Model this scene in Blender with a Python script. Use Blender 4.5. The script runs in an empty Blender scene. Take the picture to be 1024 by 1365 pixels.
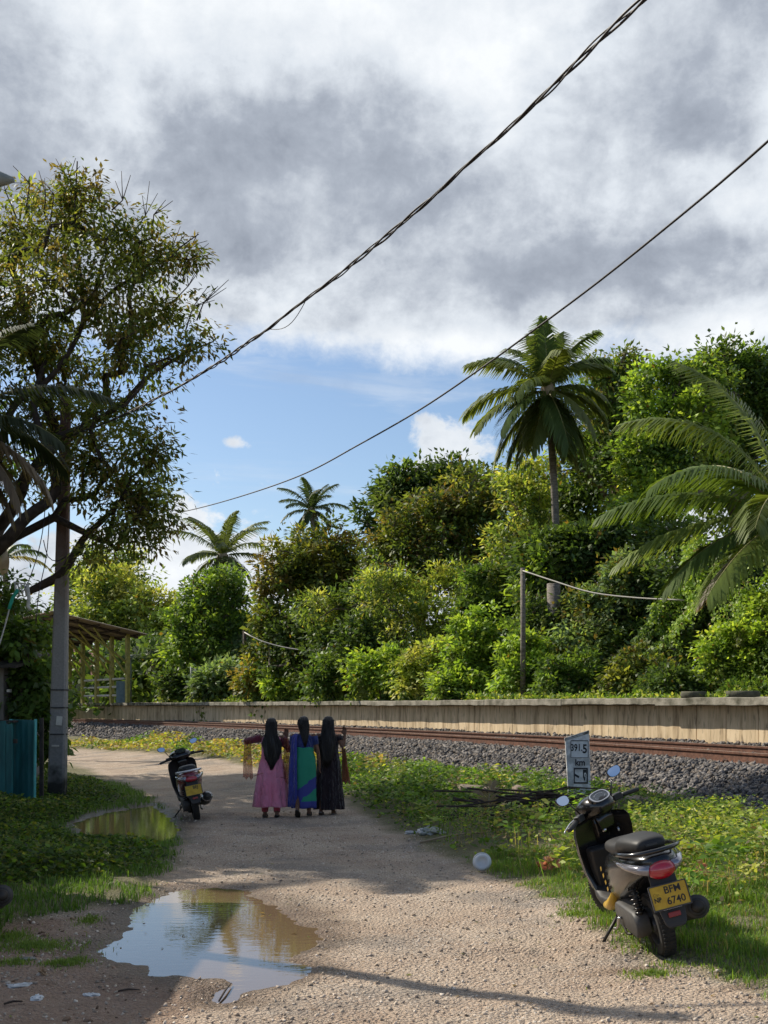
import bpy, bmesh, math, random
import numpy as np
from mathutils import Vector, Matrix, Euler
S = bpy.context.scene
COL = S.collection
R = math.radians
rng = np.random.default_rng(7)
random.seed(7)

# ---------------------------------------------------------------- camera
CAMZ = 1.68; F = 1600.0; HX, HY = 512.0, 941.0
cam = bpy.data.cameras.new('camera'); camo = bpy.data.objects.new('camera', cam); COL.objects.link(camo)
camo.location = (0, 0, CAMZ); camo.rotation_euler = (R(90), 0, 0)
cam.sensor_fit = 'HORIZONTAL'; cam.sensor_width = 36; cam.lens = 36 * F / 1024
cam.shift_y = (HY - 682.5) / 1024
cam.clip_start = 0.1; cam.clip_end = 6000
S.camera = camo

def P(x, y, Y): return np.array(((x - HX) / F * Y, Y, CAMZ - (y - HY) / F * Y))
def G(x, y, z=0.0):
    Y = (CAMZ - z) * F / (y - HY); return np.array(((x - HX) / F * Y, Y, z))

# ---------------------------------------------------------------- sun, sky, exposure
SUN_AZ = math.atan2(-.84, .54); SUN_EL = R(40)
sd = Vector((math.sin(SUN_AZ) * math.cos(SUN_EL), math.cos(SUN_AZ) * math.cos(SUN_EL), math.sin(SUN_EL)))
sl = bpy.data.lights.new('sun', 'SUN'); sl.energy = 5.0; sl.angle = R(0.6); sl.color = (1.0, .92, .78)
so = bpy.data.objects.new('sun', sl); COL.objects.link(so); so.rotation_euler = sd.to_track_quat('Z', 'Y').to_euler()
so.location = (-20, 20, 40)
S.view_settings.view_transform = 'Standard'; S.view_settings.look = 'None'
S.view_settings.exposure = 0.18; S.view_settings.gamma = 1
S.render.engine = 'CYCLES'
S.cycles.use_denoising = True
S.cycles.use_adaptive_sampling = True; S.cycles.adaptive_threshold = 0.02
S.cycles.max_bounces = 6; S.cycles.diffuse_bounces = 3; S.cycles.glossy_bounces = 3
S.cycles.transmission_bounces = 4; S.cycles.transparent_max_bounces = 8
S.cycles.caustics_reflective = False; S.cycles.caustics_refractive = False

W = bpy.data.worlds.new('World'); S.world = W; W.use_nodes = True
def build_world():
    nt = W.node_tree; nt.nodes.clear(); N = nt.nodes; L = nt.links
    out = N.new('ShaderNodeOutputWorld'); bg = N.new('ShaderNodeBackground'); bg.inputs[1].default_value = 0.115
    sky = N.new('ShaderNodeTexSky'); sky.sky_type = 'NISHITA'; sky.sun_disc = False
    sky.sun_elevation = SUN_EL; sky.sun_rotation = SUN_AZ; sky.air_density = 1.0; sky.dust_density = 0.6; sky.ozone_density = 1.6
    tc = N.new('ShaderNodeTexCoord'); sep = N.new('ShaderNodeSeparateXYZ'); L.new(tc.outputs['Generated'], sep.inputs[0])
    def m(op, a, b=None, c=None, cl=False):
        n = N.new('ShaderNodeMath'); n.operation = op; n.use_clamp = cl
        for i, v in enumerate((a, b, c)):
            if v is None: continue
            if isinstance(v, (int, float)): n.inputs[i].default_value = v
            else: L.new(v, n.inputs[i])
        return n.outputs[0]
    def ramp(v, a, b):   # smoothstep a..b
        n = N.new('ShaderNodeMapRange'); n.interpolation_type = 'SMOOTHSTEP'
        L.new(v, n.inputs[0]); n.inputs[1].default_value = a; n.inputs[2].default_value = b
        return n.outputs[0]
    X, Y, Z = sep.outputs
    hd = m('SQRT', m('ADD', m('MULTIPLY', X, X), m('MULTIPLY', Y, Y)))
    el = m('ARCTAN2', Z, hd)                       # elevation, radians
    az = m('ARCTAN2', X, Y)                        # azimuth from +Y
    def noise(sx, sy, scale, detail=6, rough=.55, off=(0, 0, 0), dist=0.0):
        c = N.new('ShaderNodeCombineXYZ')
        L.new(m('MULTIPLY', az, sx), c.inputs[0]); L.new(m('MULTIPLY', el, sy), c.inputs[1])
        a = N.new('ShaderNodeVectorMath'); a.operation = 'ADD'; L.new(c.outputs[0], a.inputs[0]); a.inputs[1].default_value = off
        n = N.new('ShaderNodeTexNoise'); n.inputs['Scale'].default_value = scale; n.inputs['Detail'].default_value = detail
        n.inputs['Roughness'].default_value = rough; n.inputs['Distortion'].default_value = dist
        L.new(a.outputs[0], n.inputs['Vector']); return n.outputs[0]
    n1 = noise(1.0, 1.45, 5.0, 10, .60, (3.1, 1.7, 0), .25)
    n2 = noise(1.0, 1.2, 10.0, 10, .62, (7.7, 4.2, 1), .15)
    n4 = noise(1.0, 1.15, 24.0, 8, .62, (2.2, 6.1, 3), .2)
    n3 = noise(.8, 1.5, 3.2, 4, .5, (1.3, 9.2, 4), .4)
    # the big cloud deck: its lower edge lies near 16 degrees of elevation
    edge = m('ADD', m('ADD', el, m('ADD', m('MULTIPLY', m('SUBTRACT', n1, .5), .10), m('MULTIPLY', m('SUBTRACT', n4, .5), .05))), m('MULTIPLY', az, .05))
    deck = m('MULTIPLY', ramp(edge, .268, .304), ramp(Y, -.35, .05))   # the cover breaks up behind the camera, where the sky is blue
    # low bank of cumulus over the horizon, below 8 to 10 degrees
    low = m('ADD', m('SUBTRACT', el, m('MULTIPLY', m('SUBTRACT', n2, .5), .30)), 0.0)
    bank = m('SUBTRACT', 1.0, ramp(low, .135, .16))
    # thin high streaks in the blue
    st = noise(1.0, 7.0, 4.5, 6, .6, (5, 2, 2), .4)
    streak = m('MULTIPLY', ramp(st, .50, .75), .35)
    # small puffs
    def puff(a0, e0, ra, re):
        da = m('DIVIDE', m('SUBTRACT', az, a0), ra); de = m('DIVIDE', m('SUBTRACT', el, e0), re)
        d = m('ADD', m('MULTIPLY', da, da), m('MULTIPLY', de, de))
        d = m('ADD', d, m('ADD', m('MULTIPLY', m('SUBTRACT', n2, .5), 4.5), m('MULTIPLY', m('SUBTRACT', n4, .5), 4.0)))
        return m('SUBTRACT', 1.0, ramp(d, .3, 1.1))
    p1 = puff(-.119, .214, .018, .007)
    p2 = puff(.055, .205, .042, .034)
    cover = m('MAXIMUM', m('MAXIMUM', deck, bank), m('MAXIMUM', m('MAXIMUM', p1, p2), streak))
    # cloud brightness: dark grey belly band sweeping across, bright tops
    def blob(a0, e0, ra, re):
        da = m('DIVIDE', m('SUBTRACT', az, a0), ra); de = m('DIVIDE', m('SUBTRACT', el, e0), re)
        d = m('SQRT', m('ADD', m('MULTIPLY', da, da), m('MULTIPLY', de, de)))
        d = m('ADD', d, m('ADD', m('MULTIPLY', m('SUBTRACT', n3, .5), 1.5), m('MULTIPLY', m('SUBTRACT', n2, .5), .9)))
        return m('SUBTRACT', 1.0, ramp(d, .25, 1.25))
    dk = m('MAXIMUM', blob(-.06, .400, .17, .085), m('MULTIPLY', blob(.12, .350, .26, .06), .95))
    dk = m('MAXIMUM', dk, m('MULTIPLY', blob(.25, .50, .13, .10), .75))
    dk = m('MAXIMUM', dk, m('MULTIPLY', blob(-.31, .46, .09, .10), .7))
    dk = m('MAXIMUM', dk, m('MULTIPLY', blob(-.25, .36, .14, .06), .6))
    dk = m('MULTIPLY', dk, deck)
    tex = m('ADD', m('MULTIPLY', m('SUBTRACT', n1, .5), .9), m('ADD', m('MULTIPLY', m('SUBTRACT', n2, .5), .8), m('MULTIPLY', m('SUBTRACT', n4, .5), .5)))
    v = m('ADD', m('SUBTRACT', .76, m('MULTIPLY', dk, .30)), m('MULTIPLY', tex, .85))
    br = m('MAXIMUM', blob(-.14, .57, .22, .07), m('MAXIMUM', m('MULTIPLY', blob(.14, .49, .13, .07), .8), m('MULTIPLY', blob(.0, .288, .5, .018), .7)))
    v = m('ADD', v, m('MULTIPLY', br, .24))
    hi = ramp(el, .60, 1.0)                        # overhead cover is broken and greyer
    v = m('SUBTRACT', v, m('MULTIPLY', hi, .25))
    v = m('MAXIMUM', m('MINIMUM', v, 1.05), .2)
    cr = N.new('ShaderNodeValToRGB'); e = cr.color_ramp.elements
    e[0].position = .2; e[0].color = (.17, .195, .245, 1); e[1].position = 1.0; e[1].color = (.74, .765, .79, 1)
    k = e.new(.5); k.color = (.33, .365, .425, 1); k = e.new(.75); k.color = (.58, .62, .67, 1)
    L.new(v, cr.inputs[0])
    sc = N.new('ShaderNodeMixRGB'); sc.blend_type = 'MULTIPLY'; sc.inputs[0].default_value = 1; sc.inputs[2].default_value = (10, 10, 10, 1)
    L.new(cr.outputs[0], sc.inputs[1])
    sk = N.new('ShaderNodeMixRGB'); sk.blend_type = 'MULTIPLY'; sk.inputs[0].default_value = 1; sk.inputs[2].default_value = (.93, .96, 1.0, 1)
    L.new(sky.outputs[0], sk.inputs[1])
    mx = N.new('ShaderNodeMixRGB'); L.new(cover, mx.inputs[0]); L.new(sk.outputs[0], mx.inputs[1]); L.new(sc.outputs[0], mx.inputs[2])
    L.new(mx.outputs[0], bg.inputs[0]); L.new(bg.outputs[0], out.inputs[0])
build_world()

# ---------------------------------------------------------------- helpers
def tag(o, label=None, cat=None, group=None, kind=None):
    if label: o['label'] = label
    if cat: o['category'] = cat
    if group: o['group'] = group
    if kind: o['kind'] = kind
    return o
def empty(name, loc=(0, 0, 0), rz=0.0, label=None, cat=None, group=None):
    o = bpy.data.objects.new(name, None); COL.objects.link(o); o.empty_display_size = .2
    o.location = tuple(float(v) for v in loc); o.rotation_euler = (0, 0, rz)
    return tag(o, label, cat, group)
def copy_tree(o, parent=None):
    c = o.copy(); COL.objects.link(c)
    if parent: c.parent = parent
    for ch in list(o.children): copy_tree(ch, c)
    return c
def link(me, name, mat=None, parent=None, smooth=False):
    o = bpy.data.objects.new(name, me); COL.objects.link(o)
    if mat is not None:
        for mm in (mat if isinstance(mat, (list, tuple)) else [mat]): me.materials.append(mm)
    if smooth: me.polygons.foreach_set('use_smooth', [True] * len(me.polygons))
    if parent is not None: o.parent = parent
    return o
def npmesh(name, V, Fc, mat, parent=None, col=None, smooth=False, mi=None):
    """V (N,3); Fc (M,k) constant-size faces; col (N,3) per-vertex tint"""
    V = np.ascontiguousarray(V, dtype=np.float32); Fc = np.ascontiguousarray(Fc, dtype=np.int32)
    me = bpy.data.meshes.new(name); M, k = Fc.shape
    me.vertices.add(len(V)); me.vertices.foreach_set('co', V.ravel())
    me.loops.add(M * k); me.loops.foreach_set('vertex_index', Fc.ravel())
    me.polygons.add(M); me.polygons.foreach_set('loop_start', np.arange(0, M * k, k, dtype=np.int32))
    me.polygons.foreach_set('loop_total', np.full(M, k, dtype=np.int32))
    if mi is not None: me.polygons.foreach_set('material_index', np.asarray(mi, dtype=np.int32))
    me.update(calc_edges=True)
    if col is not None:
        a = me.color_attributes.new('tint', 'FLOAT_COLOR', 'POINT')
        c = np.ones((len(V), 4), dtype=np.float32); c[:, :3] = col; a.data.foreach_set('color', c.ravel())
    return link(me, name, mat, parent, smooth)

class MB:
    squash = None
    def __init__(s): s.v = []; s.f = []; s.M = Matrix.Identity(4); s.pre = None
    def add(s, vs, fs):
        b = len(s.v)
        for v in vs:
            p = s.M @ Vector(tuple(float(q) for q in v)); s.v.append(tuple(p))
        for f in fs: s.f.append(tuple(b + i for i in f))
        return s
    def box(s, c, d, rot=None):
        c = Vector(c); h = Vector(d) / 2; Rm = Euler(rot).to_matrix() if rot else Matrix.Identity(3)
        vs = [c + Rm @ Vector((sx * h.x, sy * h.y, sz * h.z)) for sx in (-1, 1) for sy in (-1, 1) for sz in (-1, 1)]
        return s.add(vs, [(0, 1, 3, 2), (4, 6, 7, 5), (0, 4, 5, 1), (2, 3, 7, 6), (0, 2, 6, 4), (1, 5, 7, 3)])
    def loft(s, rings, cap=True, closed=True):
        n = len(rings[0]); vs = [p for r in rings for p in r]; fs = []
        for i in range(len(rings) - 1):
            for j in range(n if closed else n - 1):
                a, b = i * n + j, i * n + (j + 1) % n; fs.append((a, b, b + n, a + n))
        if cap and closed: fs.append(tuple(range(n))[::-1]); fs.append(tuple((len(rings) - 1) * n + j for j in range(n)))
        return s.add(vs, fs)
    def tube(s, pts, rad, n=8, cap=True):
        pts = [Vector(tuple(float(q) for q in p)) for p in pts]; k = len(pts)
        if not hasattr(rad, '__len__'): rad = [rad] * k
        rings = []; prev = None
        for i, p in enumerate(pts):
            t = (pts[min(i + 1, k - 1)] - pts[max(i - 1, 0)]).normalized()
            if prev is None:
                up = Vector((0, 0, 1)) if abs(t.z) < .9 else Vector((1, 0, 0)); u = t.cross(up).normalized()
            else:
                u = (prev - t * prev.dot(t)); u = u.normalized() if u.length > 1e-6 else t.orthogonal().normalized()
            prev = u; w = t.cross(u)
            rings.append([p + (u * math.cos(a) + w * math.sin(a)) * rad[i] for a in [2 * math.pi * q / n for q in range(n)]])
        return s.loft(rings, cap)
    def lathe(s, prof, axis='Z', c=(0, 0, 0), n=24, cap=True):
        """prof: list of (r, h) along axis"""
        rings = []
        for r, h in prof:
            ring = []
            for q in range(n):
                a = 2 * math.pi * q / n; u, w = r * math.cos(a), r * math.sin(a)
                p = (u, w, h) if axis == 'Z' else ((h, u, w) if axis == 'X' else (w, h, u))
                ring.append((p[0] + c[0], p[1] + c[1], p[2] + c[2]))
            rings.append(ring)
        return s.loft(rings, cap)
    def ell(s, c, r, n=16, m=10, rot=None):
        Rm = Euler(rot).to_matrix() if rot else Matrix.Identity(3); c = Vector(tuple(float(q) for q in c)); rings = []
        for i in range(m + 1):
            ph = math.pi * (i + .02) / (m + .04)
            rings.append([c + Rm @ Vector((r[0] * math.sin(ph) * math.cos(2 * math.pi * q / n), r[1] * math.sin(ph) * math.sin(2 * math.pi * q / n), -r[2] * math.cos(ph))) for q in range(n)])
        return s.loft(rings)
    def build(s, name, mat, parent=None, smooth=False, bevel=0, sub=0, angle=None):
        vv = [(x, y, MB.squash(z)) for x, y, z in s.v] if MB.squash else s.v
        me = bpy.data.meshes.new(name); me.from_pydata(vv, [], s.f)
        bm = bmesh.new(); bm.from_mesh(me); bmesh.ops.recalc_face_normals(bm, faces=bm.faces)
        if angle:
            for e in bm.edges:
                if len(e.link_faces) == 2 and e.calc_face_angle(0) > angle: e.smooth = False
        bm.to_mesh(me); bm.free()
        o = link(me, name, mat, parent, smooth or bool(angle))
        if bevel:
            md = o.modifiers.new('bevel', 'BEVEL'); md.width = bevel; md.segments = 2; md.limit_method = 'ANGLE'; md.angle_limit = R(35)
        if sub:
            md = o.modifiers.new('sub', 'SUBSURF'); md.levels = sub; md.render_levels = sub
        return o
def srect(cx, y, cz, w, h, e=2.6, n=20, tilt=0.0):
    """super-ellipse ring in the XZ plane at depth y"""
    out = []
    for q in range(n):
        a = 2 * math.pi * q / n; c, s_ = math.cos(a), math.sin(a)
        x = w * math.copysign(abs(c) ** (2 / e), c); z = h * math.copysign(abs(s_) ** (2 / e), s_)
        out.append((cx + x, y + z * tilt, cz + z))
    return out
def smooth01(t): t = np.clip(t, 0, 1); return t * t * (3 - 2 * t)

# value noise for terrain
_tab = rng.random((256, 256))
def vnoise(x, y):
    xi = np.floor(x).astype(int); yi = np.floor(y).astype(int); fx = x - xi; fy = y - yi
    fx = fx * fx * (3 - 2 * fx); fy = fy * fy * (3 - 2 * fy); g = lambda a, b: _tab[a & 255, b & 255]
    return (g(xi, yi) * (1 - fx) + g(xi + 1, yi) * fx) * (1 - fy) + (g(xi, yi + 1) * (1 - fx) + g(xi + 1, yi + 1) * fx) * fy
def fbm(x, y, o=4):
    t = 0; a = .5; s_ = 0
    for i in range(o): t = t + a * vnoise(x * 2 ** i + 17.3 * i, y * 2 ** i + 5.1 * i); s_ += a; a *= .5
    return t / s_ - .5
def sdist(px, py, poly):
    """signed distance to a closed polygon, positive inside"""
    px = np.asarray(px, float); py = np.asarray(py, float); d = np.full(px.shape, 1e9); ins = np.zeros(px.shape, bool); n = len(poly)
    for i in range(n):
        x1, y1 = poly[i][:2]; x2, y2 = poly[(i + 1) % n][:2]; ex, ey = x2 - x1, y2 - y1
        t = np.clip(((px - x1) * ex + (py - y1) * ey) / (ex * ex + ey * ey + 1e-12), 0, 1)
        d = np.minimum(d, np.hypot(px - x1 - t * ex, py - y1 - t * ey))
        c = ((y1 > py) != (y2 > py)) & (px < (x2 - x1) * (py - y1) / (y2 - y1 + 1e-12) + x1); ins ^= c
    return np.where(ins, d, -d)

# ---------------------------------------------------------------- materials
def nodes_of(name):
    m = bpy.data.materials.new(name); m.use_nodes = True; nt = m.node_tree
    b = nt.nodes.get('Principled BSDF'); return m, nt, nt.nodes, nt.links, b
def setp(b, rough=.5, metal=0, spec=.5, ior=None):
    b.inputs['Roughness'].default_value = rough; b.inputs['Metallic'].default_value = metal
    b.inputs['Specular IOR Level'].default_value = spec
    if ior: b.inputs['IOR'].default_value = ior
def mat(name, c1, c2=None, scale=8.0, rough=.6, metal=0, spec=.4, bump=0.0, bscale=None, det=5, lo=.35, hi=.65, stretch=None, coat=0.0):
    m, nt, N, L, b = nodes_of(name); setp(b, rough, metal, spec)
    if coat: b.inputs['Coat Weight'].default_value = coat; b.inputs['Coat Roughness'].default_value = .08
    b.inputs['Base Color'].default_value = (*c1, 1)
    tc = N.new('ShaderNodeTexCoord'); vec = tc.outputs['Object']
    if stretch:
        mp = N.new('ShaderNodeMapping'); mp.inputs['Scale'].default_value = stretch; L.new(vec, mp.inputs[0]); vec = mp.outputs[0]
    if c2:
        n = N.new('ShaderNodeTexNoise'); n.inputs['Scale'].default_value = scale; n.inputs['Detail'].default_value = det; L.new(vec, n.inputs['Vector'])
        r = N.new('ShaderNodeValToRGB'); r.color_ramp.elements[0].position = lo; r.color_ramp.elements[1].position = hi
        r.color_ramp.elements[0].color = (*c1, 1); r.color_ramp.elements[1].color = (*c2, 1)
        L.new(n.outputs[0], r.inputs[0]); L.new(r.outputs[0], b.inputs['Base Color'])
    if bump:
        n2 = N.new('ShaderNodeTexNoise'); n2.inputs['Scale'].default_value = bscale or scale * 3; n2.inputs['Detail'].default_value = 6; L.new(vec, n2.inputs['Vector'])
        bp = N.new('ShaderNodeBump'); bp.inputs['Strength'].default_value = bump; bp.inputs['Distance'].default_value = .02
        L.new(n2.outputs[0], bp.inputs['Height']); L.new(bp.outputs[0], b.inputs['Normal'])
    return m
def leafmat(name, trans=.46, rough=.5, spec=.28):
    m, nt, N, L, b = nodes_of(name); setp(b, rough, 0, spec)
    a = N.new('ShaderNodeAttribute'); a.attribute_name = 'tint'; L.new(a.outputs['Color'], b.inputs['Base Color'])
    t = N.new('ShaderNodeBsdfTranslucent'); g = N.new('ShaderNodeMixRGB'); g.blend_type = 'MULTIPLY'; g.inputs[0].default_value = 1
    g.inputs[2].default_value = (1.5, 1.45, .6, 1); L.new(a.outputs['Color'], g.inputs[1]); L.new(g.outputs[0], t.inputs[0])
    mx = N.new('ShaderNodeMixShader'); mx.inputs[0].default_value = trans; L.new(b.outputs[0], mx.inputs[1]); L.new(t.outputs[0], mx.inputs[2])
    L.new(mx.outputs[0], N['Material Output'].inputs[0]); return m
M_LEAF = leafmat('leaf'); M_FROND = leafmat('palm_leaf', .38, .48, .3); M_GRASS = leafmat('grass_blade', .4, .5, .35)
M_BARK = mat('bark', (.10, .075, .055), (.19, .15, .115), 9, .85, bump=.6, bscale=30, stretch=(1, 1, .35))
M_DARKBARK = mat('dark_bark', (.035, .025, .02), (.075, .055, .045), 9, .85, bump=.6, bscale=30)
M_PALMBARK = mat('palm_bark', (.13, .11, .09), (.24, .21, .18), 6, .85, bump=.8, bscale=14, stretch=(1, 1, 4))
M_CONC = mat('old_concrete', (.20, .19, .17), (.36, .34, .30), 5, .85, bump=.35, bscale=40)
M_BLACKM = mat('black_metal', (.012, .012, .013), (.03, .028, .026), 20, .45, spec=.5)
# ---------------------------------------------------------------- track centreline (near rail) and offsets
def catmull(pts, step=.25):
    pts = [np.array(p, float) for p in pts]; out = []
    pts = [2 * pts[0] - pts[1]] + pts + [2 * pts[-1] - pts[-2]]
    for i in range(1, len(pts) - 2):
        p0, p1, p2, p3 = pts[i - 1:i + 3]; n = max(2, int(np.linalg.norm(p2 - p1) / step))
        for k in range(n):
            t = k / n
            out.append(.5 * ((2 * p1) + (-p0 + p2) * t + (2 * p0 - 5 * p1 + 4 * p2 - p3) * t * t + (-p0 + 3 * p1 - 3 * p2 + p3) * t ** 3))
    out.append(pts[-2]); return np.array(out)
TR = catmull([(7.9, -12), (7.85, -2), (7.3, 6), (6.55, 12), (5.42, 17), (3.62, 22.6), (-.24, 32.0), (-4.5, 41), (-9.6, 50.5), (-15.6, 60), (-29, 79), (-50, 104), (-90, 140)], .25)
TT = np.gradient(TR, axis=0); TT /= np.linalg.norm(TT, axis=1)[:, None]
TN = np.stack([TT[:, 1], -TT[:, 0]], 1)              # towards the platform
TL = np.concatenate([[0], np.cumsum(np.linalg.norm(np.diff(TR, axis=0), axis=1))])
def trk(l, s=0.0):
    """point at arc length l, offset s; with tangent"""
    x = np.interp(l, TL, TR[:, 0]); y = np.interp(l, TL, TR[:, 1]); tx = np.interp(l, TL, TT[:, 0]); ty = np.interp(l, TL, TT[:, 1])
    return np.array([x + ty * s, y - tx * s]), np.array([tx, ty])
def sval(px, py):
    """signed distance to the near rail and arc length"""
    px = np.asarray(px, float).ravel(); py = np.asarray(py, float).ravel(); C = TR[::2]; s = np.empty(len(px)); l = np.empty(len(px))
    for i in range(0, len(px), 20000):
        d = (px[i:i + 20000, None] - C[None, :, 0]) ** 2 + (py[i:i + 20000, None] - C[None, :, 1]) ** 2
        j = d.argmin(1) * 2; s[i:i + 20000] = (px[i:i + 20000] - TR[j, 0]) * TN[j, 0] + (py[i:i + 20000] - TR[j, 1]) * TN[j, 1]; l[i:i + 20000] = TL[j]
    return s, l
RAILZ = 1.0; PLATZ = 1.84; PLAT_S = 3.05

# ---------------------------------------------------------------- ground plan (pixel outlines laid on the ground plane)
gp = lambda L_: [tuple(G(x, y)[:2]) for x, y in L_]
road_right = gp([(1180, 1352), (1024, 1340), (960, 1318), (905, 1295), (850, 1278), (800, 1240), (745, 1205), (690, 1183), (640, 1166), (600, 1150), (540, 1120), (500, 1100), (468, 1080), (455, 1066), (420, 1050), (345, 1034), (300, 1022), (200, 1010), (90, 1001)]) + [(-24, 52)]
road_left = [(-28, 50)] + gp([(60, 1006), (90, 1018), (140, 1035), (178, 1052), (205, 1066), (236, 1080)]) + gp([(246, 1112), (236, 1150), (206, 1176), (212, 1192), (150, 1206), (60, 1222), (0, 1240), (-120, 1262)])
ROADP = road_right + road_left + [(-3.4, 6.5), (-3.2, 2), (-3.0, -6), (6.5, -6), (5.5, 3), (4.2, 6)]
PUD1 = gp([(118, 1262), (150, 1250), (168, 1236), (165, 1222), (185, 1205), (205, 1192), (240, 1184), (290, 1180), (330, 1184), (352, 1194), (385, 1205), (392, 1222), (424, 1234), (430, 1250), (405, 1262), (400, 1278), (415, 1292), (392, 1306), (340, 1318), (300, 1332), (292, 1326), (300, 1310), (250, 1298), (190, 1300), (175, 1284), (130, 1272)])
PUD2 = gp([(88, 1098), (130, 1084), (180, 1074), (205, 1072), (222, 1084), (236, 1098), (240, 1112), (215, 1124), (160, 1123), (112, 1117)])
BUMPS = [(rng.uniform(-3, 3), rng.uniform(6, 16)) for _ in range(30)]
def height(X, Y):
    sh = X.shape; x = X.ravel(); y = Y.ravel(); s, l = sval(x, y)
    z = fbm(x * .35, y * .35, 3) * .05 + fbm(x * 2.2, y * 2.2, 4) * .035
    near = np.clip(1 - np.hypot(x, y - 10) / 26, 0, 1)
    z += near * (fbm(x * 9, y * 9, 3) * .022)
    road = sdist(x, y, ROADP); z *= np.where(road > 0, .75, 1.3)
    z += .03 * smooth01(-road / .5) * (x > -20)
    # verge rises to the ballast foot, ballast bank, track bed, ground behind the platform
    z += np.interp(s, [-6.0, -2.6, -1.75, -.55, .0, 2.3, 3.9, 5.6, 9, 14], [0, .22, .33, .76, .80, .82, .84, 1.5, 1.5, 1.2])
    # broken blacktop: low cross ridges on the far stretch of the lane; shallow wheel tracks
    z += np.where(road > 0, 1, 0) * smooth01((y - 11.5) / 2) * np.clip(1 - (y - 34) / 12, 0, 1) * np.maximum(0, fbm(x * .9 + 3, y * 4.2, 4)) * .13
    z -= np.where(road > .2, 1, 0) * .02 * (np.exp(-((x - .35 - .06 * (y - 8)) / .35) ** 2) + np.exp(-((x - 1.2 - .0 * (y - 8)) / .3) ** 2)) * near
    z -= .035 * smooth01((vnoise(x * 1.1 + 31, y * 1.1 + 7) - .74) / .1) * (road > .1) * near
    # tyre ruts lower left
    rut = np.exp(-((x + 1.25 + .25 * (y - 7.0)) / .07) ** 2) + np.exp(-((x + 1.55 + .28 * (y - 7.0)) / .08) ** 2)
    z -= rut * .02 * smooth01((8.6 - y) / .6)
    for pud, dep in ((PUD1, .075), (PUD2, .09)):
        d = sdist(x, y, pud) + fbm(x * 3.1, y * 3.1, 4) * .26 + fbm(x * 13, y * 13, 3) * .10
        rim = smooth01((d + .5) / .5); z = z * (1 - rim * .8)
        z = np.where(d > -.5, z + .0 * rim, z)
        z -= dep * smooth01((d + .12) / .45)
    return z.reshape(sh)
WATERZ = -.021
# non-uniform grid
def axis(dense0, dense1, st, far0, far1, g=1.09):
    a = list(np.arange(dense0, dense1, st)); v = st
    while a[-1] < far1: v *= g; a.append(a[-1] + v)
    v = st; b = []
    c = dense0
    while c > far0: v *= g; c -= v; b.append(c)
    return np.array(b[::-1] + a)
gx = axis(-5.2, 7.0, .042, -900, 900, 1.07); gy = axis(6.0, 20.0, .045, -400, 1500, 1.035)
GX, GY = np.meshgrid(gx, gy); GZ = height(GX, GY)
far = np.hypot(GX, GY)
GZ = np.where(far > 160, GZ * np.clip(1 - (far - 160) / 100, 0, 1), GZ)
def ground_z(x, y):
    x = np.asarray(x, float); y = np.asarray(y, float)
    i = np.clip(np.searchsorted(gx, x) - 1, 0, len(gx) - 2); j = np.clip(np.searchsorted(gy, y) - 1, 0, len(gy) - 2)
    fx = (x - gx[i]) / (gx[i + 1] - gx[i]); fy = (y - gy[j]) / (gy[j + 1] - gy[j])
    return (GZ[j, i] * (1 - fx) + GZ[j, i + 1] * fx) * (1 - fy) + (GZ[j + 1, i] * (1 - fx) + GZ[j + 1, i + 1] * fx) * fy
nx, ny = len(gx), len(gy)
idx = (np.arange(ny - 1)[:, None] * nx + np.arange(nx - 1)[None, :]); quads = np.stack([idx, idx + 1, idx + nx + 1, idx + nx], -1).reshape(-1, 4)
cx = ((GX[:-1, :-1] + GX[1:, 1:]) / 2).ravel(); cy = ((GY[:-1, :-1] + GY[1:, 1:]) / 2).ravel()
sfc, lfc = sval(cx, cy)
roadd = sdist(cx, cy, ROADP) + fbm(cx * 2.5, cy * 2.5, 4) * .35
is_road = roadd > 0; is_bal = (~is_road) & (sfc > -1.85) & (sfc < 3.2) & (np.hypot(cx, cy) < 170)
V = np.stack([GX.ravel(), GY.ravel(), GZ.ravel()], 1)
grassy = np.clip(.5 - (sdist(GX.ravel(), GY.ravel(), ROADP) + fbm(GX.ravel() * 2.5, GY.ravel() * 2.5, 4) * .35) * 4, 0, 1)
wet = np.zeros(len(V))
for pud in (PUD1, PUD2): wet = np.maximum(wet, smooth01((sdist(V[:, 0], V[:, 1], pud) + fbm(V[:, 0] * 3.1, V[:, 1] * 3.1, 4) * .5 + .42) / .42))
wet = np.maximum(wet, .8 * smooth01(1 - np.hypot((V[:, 0] - 1.55) / .5, (V[:, 1] - 7.55) / .16)))
wet = np.maximum(wet, .8 * smooth01(1.2 - np.hypot((V[:, 0] - 2.1) / .3, (V[:, 1] - 6.95) / .1)))
MUDP = gp([(-150, 1225), (0, 1232), (100, 1226), (150, 1245), (140, 1275), (250, 1306), (290, 1340), (330, 1400)]) + [(-1, 4), (-6, 4)]
mud = smooth01((sdist(V[:, 0], V[:, 1], MUDP) + fbm(V[:, 0] * 3, V[:, 1] * 3, 4) * .7 + .1) / .4)
TINT = np.stack([grassy, wet, mud], 1)
def submesh(mask, name, m, kind='structure', label=None, cat=None):
    f = quads[mask]; u, inv = np.unique(f, return_inverse=True)
    o = npmesh(name, V[u], inv.reshape(-1, 4), m, None, TINT[u], True); tag(o, label, cat, None, kind); return o

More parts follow.
